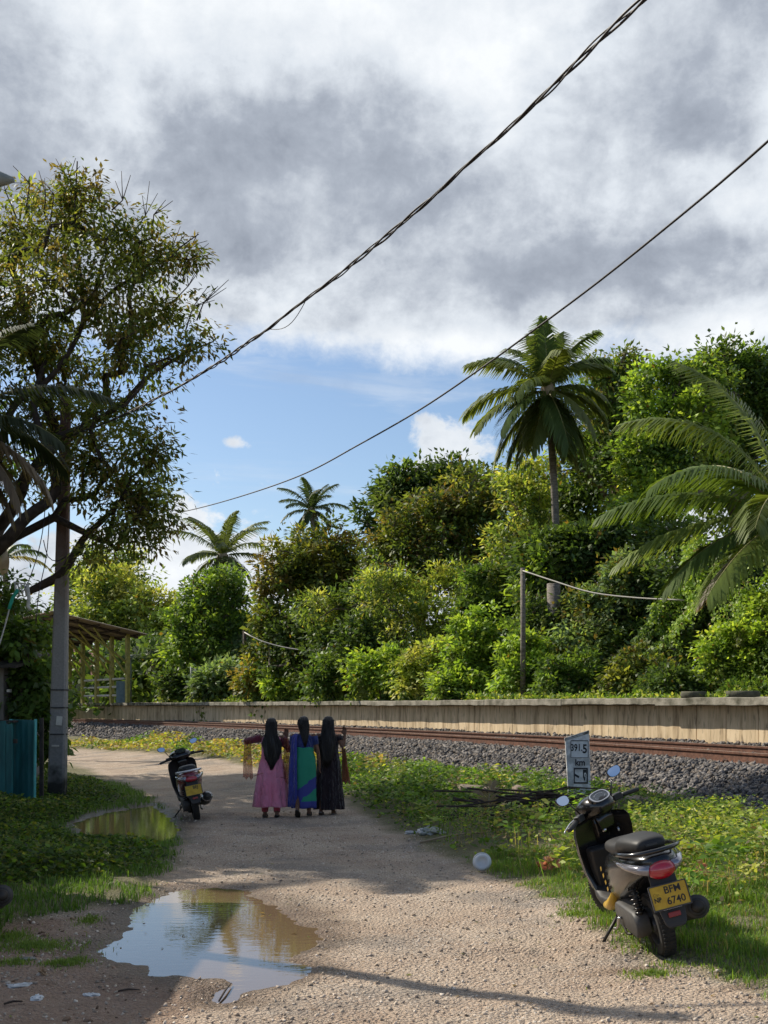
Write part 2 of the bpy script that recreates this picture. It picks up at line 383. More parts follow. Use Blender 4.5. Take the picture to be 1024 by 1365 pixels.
def soil_mat(name, road):
    m, nt, N, L, b = nodes_of(name); setp(b, .9, 0, .3)
    tc = N.new('ShaderNodeTexCoord'); vec = tc.outputs['Object']
    def nz(scale, det=6, rough=.6):
        n = N.new('ShaderNodeTexNoise'); n.inputs['Scale'].default_value = scale; n.inputs['Detail'].default_value = det; n.inputs['Roughness'].default_value = rough
        L.new(vec, n.inputs['Vector']); return n.outputs[0]
    def rp(v, st):
        r = N.new('ShaderNodeValToRGB'); e = r.color_ramp.elements
        e[0].position, e[0].color = st[0][0], (*st[0][1], 1); e[1].position, e[1].color = st[-1][0], (*st[-1][1], 1)
        for p, c in st[1:-1]: k = e.new(p); k.color = (*c, 1)
        L.new(v, r.inputs[0]); return r.outputs[0]
    def mix(f, a, c, bl='MIX'):
        n = N.new('ShaderNodeMixRGB'); n.blend_type = bl
        for i, v in enumerate((f, a, c)):
            if isinstance(v, (int, float)): n.inputs[i].default_value = v
            elif isinstance(v, tuple): n.inputs[i].default_value = (*v, 1)
            else: L.new(v, n.inputs[i])
        return n.outputs[0]
    sepa = N.new('ShaderNodeAttribute'); sepa.attribute_name = 'tint'; sp = N.new('ShaderNodeSeparateColor'); L.new(sepa.outputs['Color'], sp.inputs[0])
    dirt = rp(nz(1.3), [(.3, (.40, .285, .205)), (.5, (.52, .40, .30)), (.7, (.60, .49, .38))])
    fine = rp(nz(60, 3), [(.3, (.55, .52, .5)), (.7, (1.15, 1.15, 1.15))])
    dirt = mix(1.0, dirt, fine, 'MULTIPLY')
    # pebbles of three sizes
    def peb(sc, w):
        v = N.new('ShaderNodeTexVoronoi'); v.inputs['Scale'].default_value = sc; L.new(vec, v.inputs['Vector'])
        hue = N.new('ShaderNodeSeparateColor'); L.new(v.outputs['Color'], hue.inputs[0])
        return v.outputs['Distance'], hue.outputs[0]
    d1, h1 = peb(38, 0); d2, h2 = peb(85, 0)
    pc = rp(h1, [(0, (.27, .22, .18)), (.35, (.47, .39, .31)), (.7, (.60, .50, .41)), (1, (.72, .66, .58))])
    pm = rp(d1, [(.25, (1, 1, 1)), (.5, (0, 0, 0))])
    pc2 = rp(h2, [(0, (.24, .2, .16)), (.5, (.48, .39, .31)), (1, (.64, .57, .48))])
    pm2 = rp(d2, [(.25, (.8, .8, .8)), (.5, (0, 0, 0))])
    patch = rp(nz(.9, 5), [(.40, (0, 0, 0)), (.60, (1, 1, 1))]) if road else None
    base = mix(pm2, dirt, pc2)
    tmp = mix(pm, base, pc)
    if road:
        base = mix(patch, base, tmp)
        # worn remains of blacktop, transverse cracks
        tar = rp(nz(.55, 8, .7), [(.50, (0, 0, 0)), (.60, (1, 1, 1))])
        tarc = mix(pm, (.22, .19, .165), pc)
        base = mix(mix(.75, (0, 0, 0), tar), base, mix(.4, tarc, (.25, .22, .19)))
    grassc = rp(nz(7), [(.35, (.055, .075, .018)), (.6, (.10, .115, .035)), (.8, (.16, .13, .075))])
    base = mix(sp.outputs[0], base, mix(.25, grassc, base))
    base = mix(sp.outputs[2], base, mix(.35, rp(nz(5), [(.3, (.17, .095, .06)), (.5, (.27, .165, .11)), (.7, (.36, .24, .17))]), base))
    wetc = mix(1.0, base, (.42, .36, .30), 'MULTIPLY')
    base = mix(sp.outputs[1], base, wetc); L.new(base, b.inputs['Base Color'])
    rr = N.new('ShaderNodeMapRange'); L.new(sp.outputs[1], rr.inputs[0]); rr.inputs[3].default_value = .9; rr.inputs[4].default_value = .38; L.new(rr.outputs[0], b.inputs['Roughness'])
    # bump
    inv = N.new('ShaderNodeMath'); inv.operation = 'MULTIPLY_ADD'; L.new(d1, inv.inputs[0]); inv.inputs[1].default_value = -1.1; L.new(nz(25, 8, .7), inv.inputs[2])
    inv2 = N.new('ShaderNodeMath'); inv2.operation = 'MULTIPLY_ADD'; L.new(d2, inv2.inputs[0]); inv2.inputs[1].default_value = -.45; L.new(inv.outputs[0], inv2.inputs[2])
    bp = N.new('ShaderNodeBump'); bp.inputs['Strength'].default_value = 1.0; bp.inputs['Distance'].default_value = .022; L.new(inv2.outputs[0], bp.inputs['Height']); L.new(bp.outputs[0], b.inputs['Normal'])
    return m
M_ROAD = soil_mat('worn_road', True); M_SOIL = soil_mat('soil', False)
M_BALBED = mat('ballast_fines', (.045, .04, .038), (.11, .10, .09), 14, .95, bump=1.0, bscale=25)
submesh(is_road, 'road', M_ROAD); submesh(is_bal, 'ballast_bed', M_BALBED); submesh(~is_road & ~is_bal, 'ground', M_SOIL)

# ---------------------------------------------------------------- water
def water_mat():
    m, nt, N, L, b = nodes_of('muddy_water'); setp(b, .015, 0, 1.0, 1.42); b.inputs['Base Color'].default_value = (.17, .115, .07, 1)
    tc = N.new('ShaderNodeTexCoord'); n = N.new('ShaderNodeTexNoise'); n.inputs['Scale'].default_value = 9; n.inputs['Detail'].default_value = 3
    mp = N.new('ShaderNodeMapping'); mp.inputs['Scale'].default_value = (.6, 1.6, 1); L.new(tc.outputs['Object'], mp.inputs[0]); L.new(mp.outputs[0], n.inputs['Vector'])
    bp = N.new('ShaderNodeBump'); bp.inputs['Strength'].default_value = .05; bp.inputs['Distance'].default_value = .01; L.new(n.outputs[0], bp.inputs['Height']); L.new(bp.outputs[0], b.inputs['Normal'])
    return m
M_WATER = water_mat()
def hull(pts):
    pts = sorted(set(map(tuple, pts)))
    def half(ps):
        h = []
        for p in ps:
            while len(h) > 1 and (h[-1][0] - h[-2][0]) * (p[1] - h[-2][1]) - (h[-1][1] - h[-2][1]) * (p[0] - h[-2][0]) <= 0: h.pop()
            h.append(p)
        return h[:-1]
    return half(pts) + half(pts[::-1])
for pud in (PUD1, PUD2):
    h = np.array(hull([(x, y) for x, y in pud])); c = h.mean(0); h = c + (h - c) * 1.06
    mb = MB(); mb.add([(x, y, WATERZ) for x, y in h], [tuple(range(len(h)))])
    o = mb.build('puddle', M_WATER); tag(o, None, None, None, 'structure')

# ---------------------------------------------------------------- stones
def stones(cx_, cy_, cz_, r, name, m, cols, flat=.6, jitter=.35):
    base = np.array([(-1, -1, -1), (1, -1, -1), (1, 1, -1), (-1, 1, -1), (-1, -1, 1), (1, -1, 1), (1, 1, 1), (-1, 1, 1)], float) * .6
    fc = np.array([(0, 3, 2, 1), (4, 5, 6, 7), (0, 1, 5, 4), (1, 2, 6, 5), (2, 3, 7, 6), (3, 0, 4, 7)])
    n = len(cx_); v = base[None] + rng.normal(0, jitter * .6, (n, 8, 3)); v[:, :, 2] *= flat
    A, B_, C_ = rng.uniform(0, 6.28, n), rng.normal(0, .6, n), rng.normal(0, .6, n)
    def rot(v, a, i, j):
        c, s_ = np.cos(a)[:, None], np.sin(a)[:, None]; vi = v[:, :, i] * c - v[:, :, j] * s_; vj = v[:, :, i] * s_ + v[:, :, j] * c; v[:, :, i] = vi; v[:, :, j] = vj
    rot(v, B_, 1, 2); rot(v, C_, 0, 2); rot(v, A, 0, 1)
    v *= np.asarray(r)[:, None, None]; v += np.stack([cx_, cy_, cz_], 1)[:, None, :]
    f = (fc[None] + (np.arange(n) * 8)[:, None, None]).reshape(-1, 4)
    cc = np.array(cols)[rng.integers(0, len(cols), n)] * rng.uniform(.7, 1.25, n)[:, None]
    return npmesh(name, v.reshape(-1, 3), f, m, None, np.repeat(cc, 8, 0))
def stonemat():
    m, nt, N, L, b = nodes_of('stone'); setp(b, .85, 0, .35); a = N.new('ShaderNodeAttribute'); a.attribute_name = 'tint'
    tc = N.new('ShaderNodeTexCoord'); n = N.new('ShaderNodeTexNoise'); n.inputs['Scale'].default_value = 45; n.inputs['Detail'].default_value = 4; L.new(tc.outputs['Object'], n.inputs['Vector'])
    r = N.new('ShaderNodeMapRange'); r.inputs[3].default_value = .6; r.inputs[4].default_value = 1.4; L.new(n.outputs[0], r.inputs[0])
    mx = N.new('ShaderNodeMixRGB'); mx.blend_type = 'MULTIPLY'; mx.inputs[0].default_value = 1; L.new(a.outputs['Color'], mx.inputs[1]); L.new(r.outputs[0], mx.inputs[2])
    L.new(mx.outputs[0], b.inputs['Base Color']); return m
M_STONE = stonemat()
# ballast, denser and finer where it is near
ls, ss, rs = [], [], []
for l0, l1, s0, s1, dens, r0 in ((10, 30, -2.1, -.1, 420, .036), (30, 48, -2.1, -.1, 330, .040), (48, 66, -2.1, -.1, 170, .042), (66, 100, -2.1, -.1, 60, .06), (100, 140, -2.1, -.1, 15, .09),
                                 (18, 40, .0, PLAT_S - .08, 160, .036), (40, 72, .0, PLAT_S - .08, 110, .040)):
    n = int((l1 - l0) * (s1 - s0) * dens); ls.append(rng.uniform(l0, l1, n)); ss.append(s0 + (s1 - s0) * rng.random(n)); rs.append(r0 * rng.uniform(.6, 1.35, n))
ls, ss, rs = map(np.concatenate, (ls, ss, rs))
k = ~((np.abs(ss) < .10) | (np.abs(ss - 1.676) < .10)); thin = (ss < -1.7) & (rng.random(len(ss)) < .5); k &= ~thin; ls, ss, rs = ls[k], ss[k], rs[k]
bx = np.interp(ls, TL, TR[:, 0]) + np.interp(ls, TL, TN[:, 0]) * ss; by = np.interp(ls, TL, TR[:, 1]) + np.interp(ls, TL, TN[:, 1]) * ss
hump = .10 * smooth01((ss - 2.2) / .7)
bz = ground_z(bx, by) + rs * .25 + rng.uniform(0, .02, len(rs)) + hump
tag(stones(bx, by, bz, rs, 'track_ballast', M_STONE, [(.10, .095, .095), (.14, .13, .125), (.21, .19, .175), (.07, .065, .065), (.17, .14, .115)], .75), 'grey crushed stone ballast sloping down from the rails', 'ballast', None, 'stuff')
# gravel scattered on the road
n = 26000; qx = rng.uniform(-4.0, 4.2, n); qy = 6.0 + 13 * rng.random(n) ** 1.6; dd = sdist(qx, qy, ROADP); pd = np.maximum(sdist(qx, qy, PUD1), sdist(qx, qy, PUD2))
k = (dd > -.15) & (pd < -.03) & (vnoise(qx * 1.3, qy * 1.3) + rng.random(n) * .6 > .5); qx, qy = qx[k], qy[k]; rr = .0045 + .014 * rng.random(len(qx)) ** 4
tag(stones(qx, qy, ground_z(qx, qy) + rr * .2, rr, 'road_gravel', M_STONE, [(.46, .37, .28), (.52, .43, .34), (.38, .30, .23), (.58, .5, .42), (.32, .26, .21)]), 'loose tan gravel scattered over the worn road', 'gravel', None, 'stuff')

# ---------------------------------------------------------------- railway track
M_RAILTOP = mat('rail_steel', (.30, .20, .15), (.42, .30, .24), 6, .35, metal=.5, spec=.5)
M_RAIL = mat('rusty_rail', (.085, .035, .02), (.17, .075, .045), 12, .75, bump=.2)
M_SLEEP = mat('sleeper_concrete', (.16, .14, .125), (.26, .235, .21), 8, .9, bump=.3)
M_CLIP = mat('rusty_clip', (.06, .03, .02), (.13, .065, .04), 20, .7)
track = empty('railway_track', (*trk(20)[0], .86), 0, 'rusty broad gauge railway track on grey ballast beside the platform', 'railway track')
toff = Vector(track.location)
prof = [(-.075, .0), (.075, .0), (.065, .012), (.012, .03), (.010, .105), (.034, .115), (.036, .14), (-.036, .14), (-.034, .115), (-.010, .105), (-.012, .03), (-.065, .012)]
for s0 in (0.0, 1.676 + .07):
    rings = []; rt = []
    for l in np.arange(2, 190, .6):
        p, t = trk(l, s0); nrm = np.array([t[1], -t[0]])
        rings.append([(p[0] + nrm[0] * a - toff.x, p[1] + nrm[1] * a - toff.y, RAILZ - .18 + b * 1.286 - toff.z) for a, b in prof])
        rt.append([(p[0] + nrm[0] * a - toff.x, p[1] + nrm[1] * a - toff.y, RAILZ + b - toff.z) for a, b in ((-.03, .0005), (.03, .0005), (.026, .003), (-.026, .003))])
    ro = MB().loft(rings).build('rail', M_RAIL, track); MB().loft(rt).build('rail_head', M_RAILTOP, ro)
slm = clm = None
for i in range(100):
    l = 14 + i * .62; p, t = trk(l, .87); a = math.atan2(t[1], t[0]) - math.pi / 2
    if slm is None:
        slm = MB().box((0, 0, -.085), (2.6, .24, .15)).build('sleeper', M_SLEEP, track, bevel=.015)
        for sx, d in ((-.87, -1), (.875, 1)):
            cm = MB().tube([(sx + d * .06, -.06, .0), (sx + d * .10, -.05, .045), (sx + d * .115, .0, .055), (sx + d * .10, .05, .045), (sx + d * .075, .06, .0)], .018, 6)
            cm.build('rail_clip', M_CLIP, slm)
        sp_ = slm
    else:
        sp_ = copy_tree(slm, track)
    sp_.location = (p[0] - toff.x, p[1] - toff.y, .822 - toff.z); sp_.rotation_euler = (0, 0, a)

# ---------------------------------------------------------------- platform
def plat_mat():
    m, nt, N, L, b = nodes_of('stained_panel'); setp(b, .9, 0, .25)
    tc = N.new('ShaderNodeTexCoord'); mp = N.new('ShaderNodeMapping'); mp.inputs['Scale'].default_value = (1, 1, .12); L.new(tc.outputs['Object'], mp.inputs[0])
    n = N.new('ShaderNodeTexNoise'); n.inputs['Scale'].default_value = 5; n.inputs['Detail'].default_value = 7; n.inputs['Roughness'].default_value = .65; L.new(mp.outputs[0], n.inputs['Vector'])
    r = N.new('ShaderNodeValToRGB'); e = r.color_ramp.elements; e[0].position = .32; e[0].color = (.26, .18, .11, 1); e[1].position = .62; e[1].color = (.72, .57, .38, 1)
    k = e.new(.45); k.color = (.60, .46, .29, 1); L.new(n.outputs[0], r.inputs[0])
    sk_ = N.new('ShaderNodeTexNoise'); sk_.inputs['Scale'].default_value = 11; sk_.inputs['Detail'].default_value = 5; sk_.inputs['Distortion'].default_value = .6; mp2 = N.new('ShaderNodeMapping'); mp2.inputs['Scale'].default_value = (1, 1, .22); L.new(tc.outputs['Object'], mp2.inputs[0]); L.new(mp2.outputs[0], sk_.inputs['Vector'])
    rs_ = N.new('ShaderNodeMapRange'); L.new(sk_.outputs[0], rs_.inputs[0]); rs_.inputs[1].default_value = .56; rs_.inputs[2].default_value = .70; rs_.inputs[3].default_value = 0; rs_.inputs[4].default_value = .75
    ms_ = N.new('ShaderNodeMixRGB'); L.new(rs_.outputs[0], ms_.inputs[0]); L.new(r.outputs[0], ms_.inputs[1]); ms_.inputs[2].default_value = (.16, .12, .08, 1)
    n2 = N.new('ShaderNodeTexNoise'); n2.inputs['Scale'].default_value = 1.2; n2.inputs['Detail'].default_value = 5; L.new(tc.outputs['Object'], n2.inputs['Vector'])
    r2 = N.new('ShaderNodeMapRange'); r2.inputs[3].default_value = .72; r2.inputs[4].default_value = 1.25; L.new(n2.outputs[0], r2.inputs[0])
    mx = N.new('ShaderNodeMixRGB'); mx.blend_type = 'MULTIPLY'; mx.inputs[0].default_value = 1; L.new(ms_.outputs[0], mx.inputs[1]); L.new(r2.outputs[0], mx.inputs[2]); L.new(mx.outputs[0], b.inputs['Base Color'])
    bp = N.new('ShaderNodeBump'); bp.inputs['Strength'].default_value = .3; bp.inputs['Distance'].default_value = .01; L.new(n.outputs[0], bp.inputs['Height']); L.new(bp.outputs[0], b.inputs['Normal'])
    return m
M_PANEL = plat_mat()
M_COPE = mat('mossy_coping', (.075, .07, .045), (.33, .30, .24), 3.5, .9, bump=.5, bscale=25, det=9, lo=.3, hi=.62)
M_DECK = mat('platform_deck', (.2, .18, .15), (.3, .27, .22), 3, .95)
plat = empty('station_platform', (*trk(26, PLAT_S)[0], .85), 0, 'long low concrete railway platform with stained tan side panels', 'platform'); po = Vector(plat.location)
def strip(mb, la, lb, s0, s1, z0, z1, step=.5, wob=0.0):
    rings = []; nn = max(1, int((lb - la) / step))
    for i in range(nn + 1):
        l = la + (lb - la) * i / nn; (a, t), (b, _) = trk(l, s0), trk(l, s1); w = wob * (random.random() - .5)
        rings.append([(a[0] - po.x, a[1] - po.y, z0 + w - po.z), (b[0] - po.x, b[1] - po.y, z0 - po.z), (b[0] - po.x, b[1] - po.y, z1 - po.z), (a[0] - po.x, a[1] - po.y, z1 + w - po.z)])
    mb.loft(rings); return mb
# side panels: slabs about a metre long standing side by side, each its own relief
la = 14.0; pm_ = MB(); i = 0
while la < 132:
    w = random.uniform(.86, 1.02) if i % 6 else 1.15; d = random.uniform(-.005, .005)
    strip(pm_, la, la + w - random.choice((.004, .005, .007, .022)), PLAT_S + d, PLAT_S + .16, .55, PLATZ - .15, 1.0); la += w; i += 1
pm_.build('side_panel', M_PANEL, plat)
strip(MB(), 14, 133, PLAT_S + .1, PLAT_S + .22, .5, PLATZ - .16).build('backing_wall', M_DARKBARK, plat)
la = 13.9; cm = MB()
while la < 133:
    w = random.uniform(3.4, 4.4); strip(cm, la, la + w - .008, PLAT_S - .33 + random.uniform(-.01, .01), PLAT_S + .4, PLATZ - .14 + random.uniform(-.012, .012), PLATZ + random.uniform(-.006, .006), .25, .022); la += w
cm.build('coping', M_COPE, plat, bevel=.012)
strip(MB(), 13.9, 133, PLAT_S + .4, PLAT_S + 2.4, PLATZ - .5, PLATZ - .02).build('deck', M_DECK, plat)
# ---------------------------------------------------------------- foliage generators
def unit(v): return v / np.maximum(np.linalg.norm(v, axis=-1, keepdims=True), 1e-9)
def leaves_geo(c, ax, nr, ln, wd):
    """diamond-shaped leaves: c centres (base), ax axis, nr normal"""
    ax = unit(ax); side = unit(np.cross(nr, ax)); ln = ln[:, None]; wd = wd[:, None]; up = np.cross(ax, side)
    v = np.stack([c, c + ax * ln * .42 + side * wd * .5 + up * wd * .12, c + ax * ln, c + ax * ln * .42 - side * wd * .5 + up * wd * .12], 1)
    return v.reshape(-1, 3), np.arange(len(c) * 4).reshape(-1, 4)
def pick(cols, n, var=.18):
    cols = np.array(cols, float); c = cols[rng.integers(0, len(cols), n)]
    return c * (1 + rng.normal(0, var, (n, 1)))
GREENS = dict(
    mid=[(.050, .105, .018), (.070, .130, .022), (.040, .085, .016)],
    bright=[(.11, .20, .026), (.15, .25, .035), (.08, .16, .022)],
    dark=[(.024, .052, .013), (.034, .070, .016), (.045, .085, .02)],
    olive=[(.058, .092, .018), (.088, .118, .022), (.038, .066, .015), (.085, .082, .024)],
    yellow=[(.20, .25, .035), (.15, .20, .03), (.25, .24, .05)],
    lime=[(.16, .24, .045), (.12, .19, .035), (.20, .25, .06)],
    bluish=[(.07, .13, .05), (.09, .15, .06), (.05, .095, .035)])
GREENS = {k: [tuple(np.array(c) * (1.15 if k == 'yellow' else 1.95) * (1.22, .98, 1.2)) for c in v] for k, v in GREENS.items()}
def tubes_np(A, B_, ra, rb, n=5):
    d = unit(B_ - A); ref = np.where(np.abs(d[:, 2:3]) < .9, np.array([[0, 0, 1.]]), np.array([[1., 0, 0]])); u = unit(np.cross(d, ref)); w = np.cross(d, u)
    an = np.arange(n) * 2 * np.pi / n; off = u[:, None] * np.cos(an)[None, :, None] + w[:, None] * np.sin(an)[None, :, None]
    v = np.concatenate([A[:, None] + off * ra[:, None, None], B_[:, None] + off * rb[:, None, None]], 1)
    i = np.arange(n); f = np.stack([i, (i + 1) % n, (i + 1) % n + n, i + n], 1)
    return v.reshape(-1, 3), (f[None] + (np.arange(len(A)) * 2 * n)[:, None, None]).reshape(-1, 4)
def skeleton(base, fork, tips, r0, bend=.12):
    base = np.array(base, float); fork = np.array(fork, float); k = 5
    nodes = [base + (fork - base) * i / k + (rng.normal(0, .03, 3) * np.linalg.norm(fork - base) * .4 * (0 < i < k)) for i in range(k + 1)]
    par = [-1] + list(range(k)); order = np.argsort([np.linalg.norm(t - fork) for t in tips])
    for q in order:
        t = tips[q]; arr = np.array(nodes[k - 1:]); d = np.linalg.norm(arr - t, axis=1) + .35 * np.linalg.norm(arr - fork, axis=1)
        d += 1.2 * np.maximum(0, arr[:, 2] - t[2])
        j = int(d.argmin()) + k - 1; p = nodes[j]; L_ = np.linalg.norm(t - p); prev = j; m = 3 if L_ > .8 else 2
        for i in range(1, m + 1):
            f = i / m; pos = p + (t - p) * f + rng.normal(0, bend, 3) * L_ * (f < 1) * .6 + np.array([0, 0, .10 * L_ * math.sin(math.pi * f)])
            nodes.append(pos); par.append(prev); prev = len(nodes) - 1
    cnt = np.ones(len(nodes))
    for i in range(len(nodes) - 1, 0, -1): cnt[par[i]] += cnt[i]
    nd = np.array(nodes); r = np.maximum(r0 * (cnt / cnt[0]) ** .48, .006); i = np.arange(1, len(nodes)); pr = np.array(par[1:])
    r[:k + 1] = r0 * np.linspace(1.15, .85, k + 1)
    rp_ = np.minimum(r[pr], r[i] * 1.6); rp_[:k] = r[:k]
    return tubes_np(nd[pr], nd[i], rp_, r[i], 6)
def B(x, y, Y, rx, ry, rd=None):
    s_ = Y / F; return (P(x, y, Y), np.array([rx * s_, (rd or rx) * s_ * .8, ry * s_]))
def crown_points(blobs, n, inner=.5):
    vol = np.array([b[1][0] * b[1][2] for b in blobs]); cnt = np.maximum(3, (vol / vol.sum() * n).astype(int)); out = []; nrm = []
    for (c, r), k in zip(blobs, cnt):
        d = unit(rng.normal(0, 1, (k, 3))); d[:, 2] = np.where(d[:, 2] < -.55, -d[:, 2], d[:, 2]); f = 1 - (1 - inner) * rng.random(k) ** 1.7
        f *= 1 + rng.normal(0, .13, k); out.append(c + d * f[:, None] * r); nrm.append(d)
    return np.concatenate(out), np.concatenate(nrm)
def make_tree(name, label, cat, blobs, base, clumps=120, per=55, cr=.45, ll=.22, lw=.11, cols='mid', droop=.3, inner=.5, r0=.16, fork=None, group=None, var=.2, flat=.65, barkm=None, mix=None, loose=1.0, bend=.12, zmin=None, vines=0):
    pts, nd = crown_points(blobs, clumps, inner); base = np.array(base, float)
    n = len(pts); k = rng.poisson(per, n) + 4; ci = np.repeat(np.arange(n), k); m = len(ci)
    rad = cr * rng.uniform(.55, 1.3, n); off = rng.normal(0, .5, (m, 3)) * rad[ci][:, None] * loose; off[:, 2] *= flat
    c = pts[ci] + off
    if zmin is not None: c[:, 2] = np.maximum(c[:, 2], zmin + rng.random(m) * .3)
    out = unit(unit(off + 1e-6) + nd[ci] * .6); ax = out + rng.normal(0, .5, (m, 3)); ax[:, 2] -= droop
    nr = np.array([0, 0, 1.]) * .8 + out * .7 + rng.normal(0, .45, (m, 3)); nr = unit(nr)
    V_, F_ = leaves_geo(c, ax, nr, ll * rng.uniform(.6, 1.3, m), lw * rng.uniform(.6, 1.3, m))
    pal = GREENS[cols]; cc = np.array(pal)[rng.integers(0, len(pal), n)] * (1 + rng.normal(0, var, (n, 1)))
    tint = cc[ci] * (1 + rng.normal(0, .14, (m, 1)))
    if mix:
        q = rng.random(n) < mix[1]; q = q[ci] & (rng.random(m) < .75); tint[q] = pick(GREENS[mix[0]], int(q.sum()))
    old = rng.random(m) < .012; tint[old] = (.22, .15, .04)
    if vines:     # creepers draped down the side that faces the line
        q = rng.integers(0, n, vines); w_ = rng.integers(14, 60, vines); vi = np.repeat(np.arange(vines), w_); mm = len(vi); f = rng.random(mm); dl = (cr * rng.uniform(1.5, 6.0, vines))[vi]
        vc = pts[q][vi] + np.stack([rng.normal(0, cr * .22, mm) + np.sin(f * 5 + vi) * cr * .3, rng.normal(0, cr * .2, mm) - cr * .8, -f * dl], 1)
        if zmin is not None: vc[:, 2] = np.maximum(vc[:, 2], zmin + .2 * rng.random(mm))
        va = rng.normal(0, .5, (mm, 3)) + [0, -.3, -.6]; vn = unit(rng.normal(0, .4, (mm, 3)) + [-.3, -.7, .5]); V2, F2 = leaves_geo(vc, va, vn, ll * rng.uniform(.45, .95, mm), lw * rng.uniform(.6, 1.2, mm))
        vt = np.array([(.17, .24, .045), (.10, .16, .03), (.20, .24, .06), (.07, .12, .03)])[rng.integers(0, 4, vines)][vi] * (1 + rng.normal(0, .15, (mm, 1)))
        F_ = np.concatenate([F_, F2 + len(V_)]); V_ = np.concatenate([V_, V2]); tint = np.concatenate([tint, vt])
    root = empty(name, base, 0, label, cat, group); bo = base
    npmesh('crown', V_ - bo, F_, M_LEAF, root, np.repeat(np.clip(tint, .006, .6), 4, 0))
    fk = np.array(fork) if fork is not None else base + (np.mean([b[0] for b in blobs], 0) - base) * .45
    tv, tf = skeleton(base, fk, pts[::max(1, len(pts) // 90)], r0, bend); npmesh('trunk', tv - bo, tf, barkm or M_BARK, root, None, True)
    return root
def gb(x, Y, z=None):
    X = (x - HX) / F * Y; return (X, Y, float(ground_z(X, Y)) if z is None else z)

# ---------------------------------------------------------------- palms
def frond_geo(c, az_, e0, L_, droop, nl=42, lmax=.8, width=.06, hang=.5, curl=0.0, seg=16):
    t = np.linspace(0, 1, seg + 1); e = e0 - droop * t ** 1.25; a = az_ + curl * t; st = L_ / seg
    dirs = np.stack([np.cos(e) * np.sin(a), np.cos(e) * np.cos(a), np.sin(e)], 1); pts = np.concatenate([[c], c + np.cumsum(dirs[:-1] * st, 0)])
    tl = np.repeat(np.linspace(.10, .99, nl), 2); sg = np.tile([-1., 1.], nl); tl = tl + rng.normal(0, .004, 2 * nl)
    p = np.stack([np.interp(tl, t, pts[:, i]) for i in range(3)], 1); d = unit(np.stack([np.interp(tl, t, dirs[:, i]) for i in range(3)], 1))
    side = unit(np.cross(d, [0, 0, 1.]) + 1e-6); up = np.cross(side, d)
    ln = lmax * np.clip(np.sin(np.pi * (.12 + .80 * tl)) ** .7, .1, 1) * rng.uniform(.85, 1.1, 2 * nl)
    fw = .55 + .9 * tl; ld = unit(side * sg[:, None] + d * fw[:, None] + up * .30 + rng.normal(0, .07, (2 * nl, 3)))
    g = np.array([0, 0, -1.]); q1 = p + ld * (ln * .5)[:, None] + g * (ln * .10 * hang * 2)[:, None]; q2 = q1 + unit(ld + g * hang * 1.7) * (ln * .5)[:, None]
    wv = unit(np.cross(ld, up + .6 * side * sg[:, None])); w = (width * rng.uniform(.8, 1.2, 2 * nl))[:, None] * .5
    V_ = np.stack([p - wv * w * .6, p + wv * w * .6, q1 + wv * w, q1 - wv * w, q2 + wv * w * .15, q2 - wv * w * .15], 1).reshape(-1, 3)
    b = (np.arange(2 * nl) * 6)[:, None]; F_ = np.concatenate([b + [0, 1, 2, 3], b + [3, 2, 4, 5]]); 
    rr = L_ * .0065 * (1.15 - t); tv, tf = tubes_np(pts[:-1], pts[1:], rr[:-1] + .004, rr[1:] + .004, 5)
    return V_, F_, tv, tf
M_RACHIS = mat('frond_rachis', (.20, .20, .06), (.30, .27, .10), 5, .5)
M_DRYR = mat('dry_rachis', (.26, .20, .13), (.36, .29, .2), 5, .8)
def make_palm(label, ctr, base, fronds, L_, cols=((.055, .10, .022), (.075, .12, .03)), tr=.15, nl=42, lmax=.8, width=.06, nuts=True, group=None, name='coconut_palm', cat='palm tree'):
    ctr = np.array(ctr, float); base = np.array(base, float); root = empty(name, base, 0, label, cat, group)
    k = 14; pts = [base + (ctr - base) * i / k for i in range(k + 1)]
    bow = np.array([.5, .2, 0]) * np.linalg.norm(ctr - base) * .04
    pts = [p + bow * math.sin(math.pi * i / k) - base for i, p in enumerate(pts)]; rr = [tr * (1.35 - .5 * min(1, i / 3) - .15 * i / k) * (1 + .04 * (i % 2)) for i in range(k + 1)]
    MB().tube(pts, rr, 10).build('trunk', M_PALMBARK, root, True)
    hd = MB().ell(ctr - base + np.array([0, 0, -.1]), (tr * 1.5, tr * 1.5, .45), 10, 8).build('crown_shaft', M_DRYR, root, True)
    for spec in fronds:
        a, e, l, dr = spec[:4]; dry = len(spec) > 4 and spec[4] == 'dry'; yel = len(spec) > 4 and spec[4] == 'yellow'
        V_, F_, tv, tf = frond_geo(ctr - base, a, e, L_ * l, dr, nl, lmax * (l ** .5), width, .95 if dry else .5 + .3 * rng.random(), rng.normal(0, .18))
        cc = np.array(cols[rng.integers(0, len(cols))]) * rng.uniform(.8, 1.2)
        if dry: cc = np.array((.20, .155, .11)) * rng.uniform(.7, 1.2)
        if yel: cc = np.array((.40, .34, .05))
        n6 = len(V_) // 6; tint = np.repeat(cc * (1 + rng.normal(0, .1, (n6, 1))), 6, 0)
        fr = npmesh('frond', np.concatenate([V_]), F_, M_FROND, root, np.clip(tint, .01, .7))
        npmesh('rachis', tv, tf, M_DRYR if dry else M_RACHIS, fr, None, True)
    if nuts:
        for i in range(7):
            a = rng.uniform(0, 6.28); r_ = tr * 1.7; MB().ell(ctr - base + np.array([math.cos(a) * r_, math.sin(a) * r_, -.35 - .2 * rng.random()]), (.12, .12, .15), 10, 7).build('coconut', M_NUT, root, True)
    return root
M_NUT = mat('coconut_husk', (.12, .09, .03), (.20, .15, .06), 8, .6)
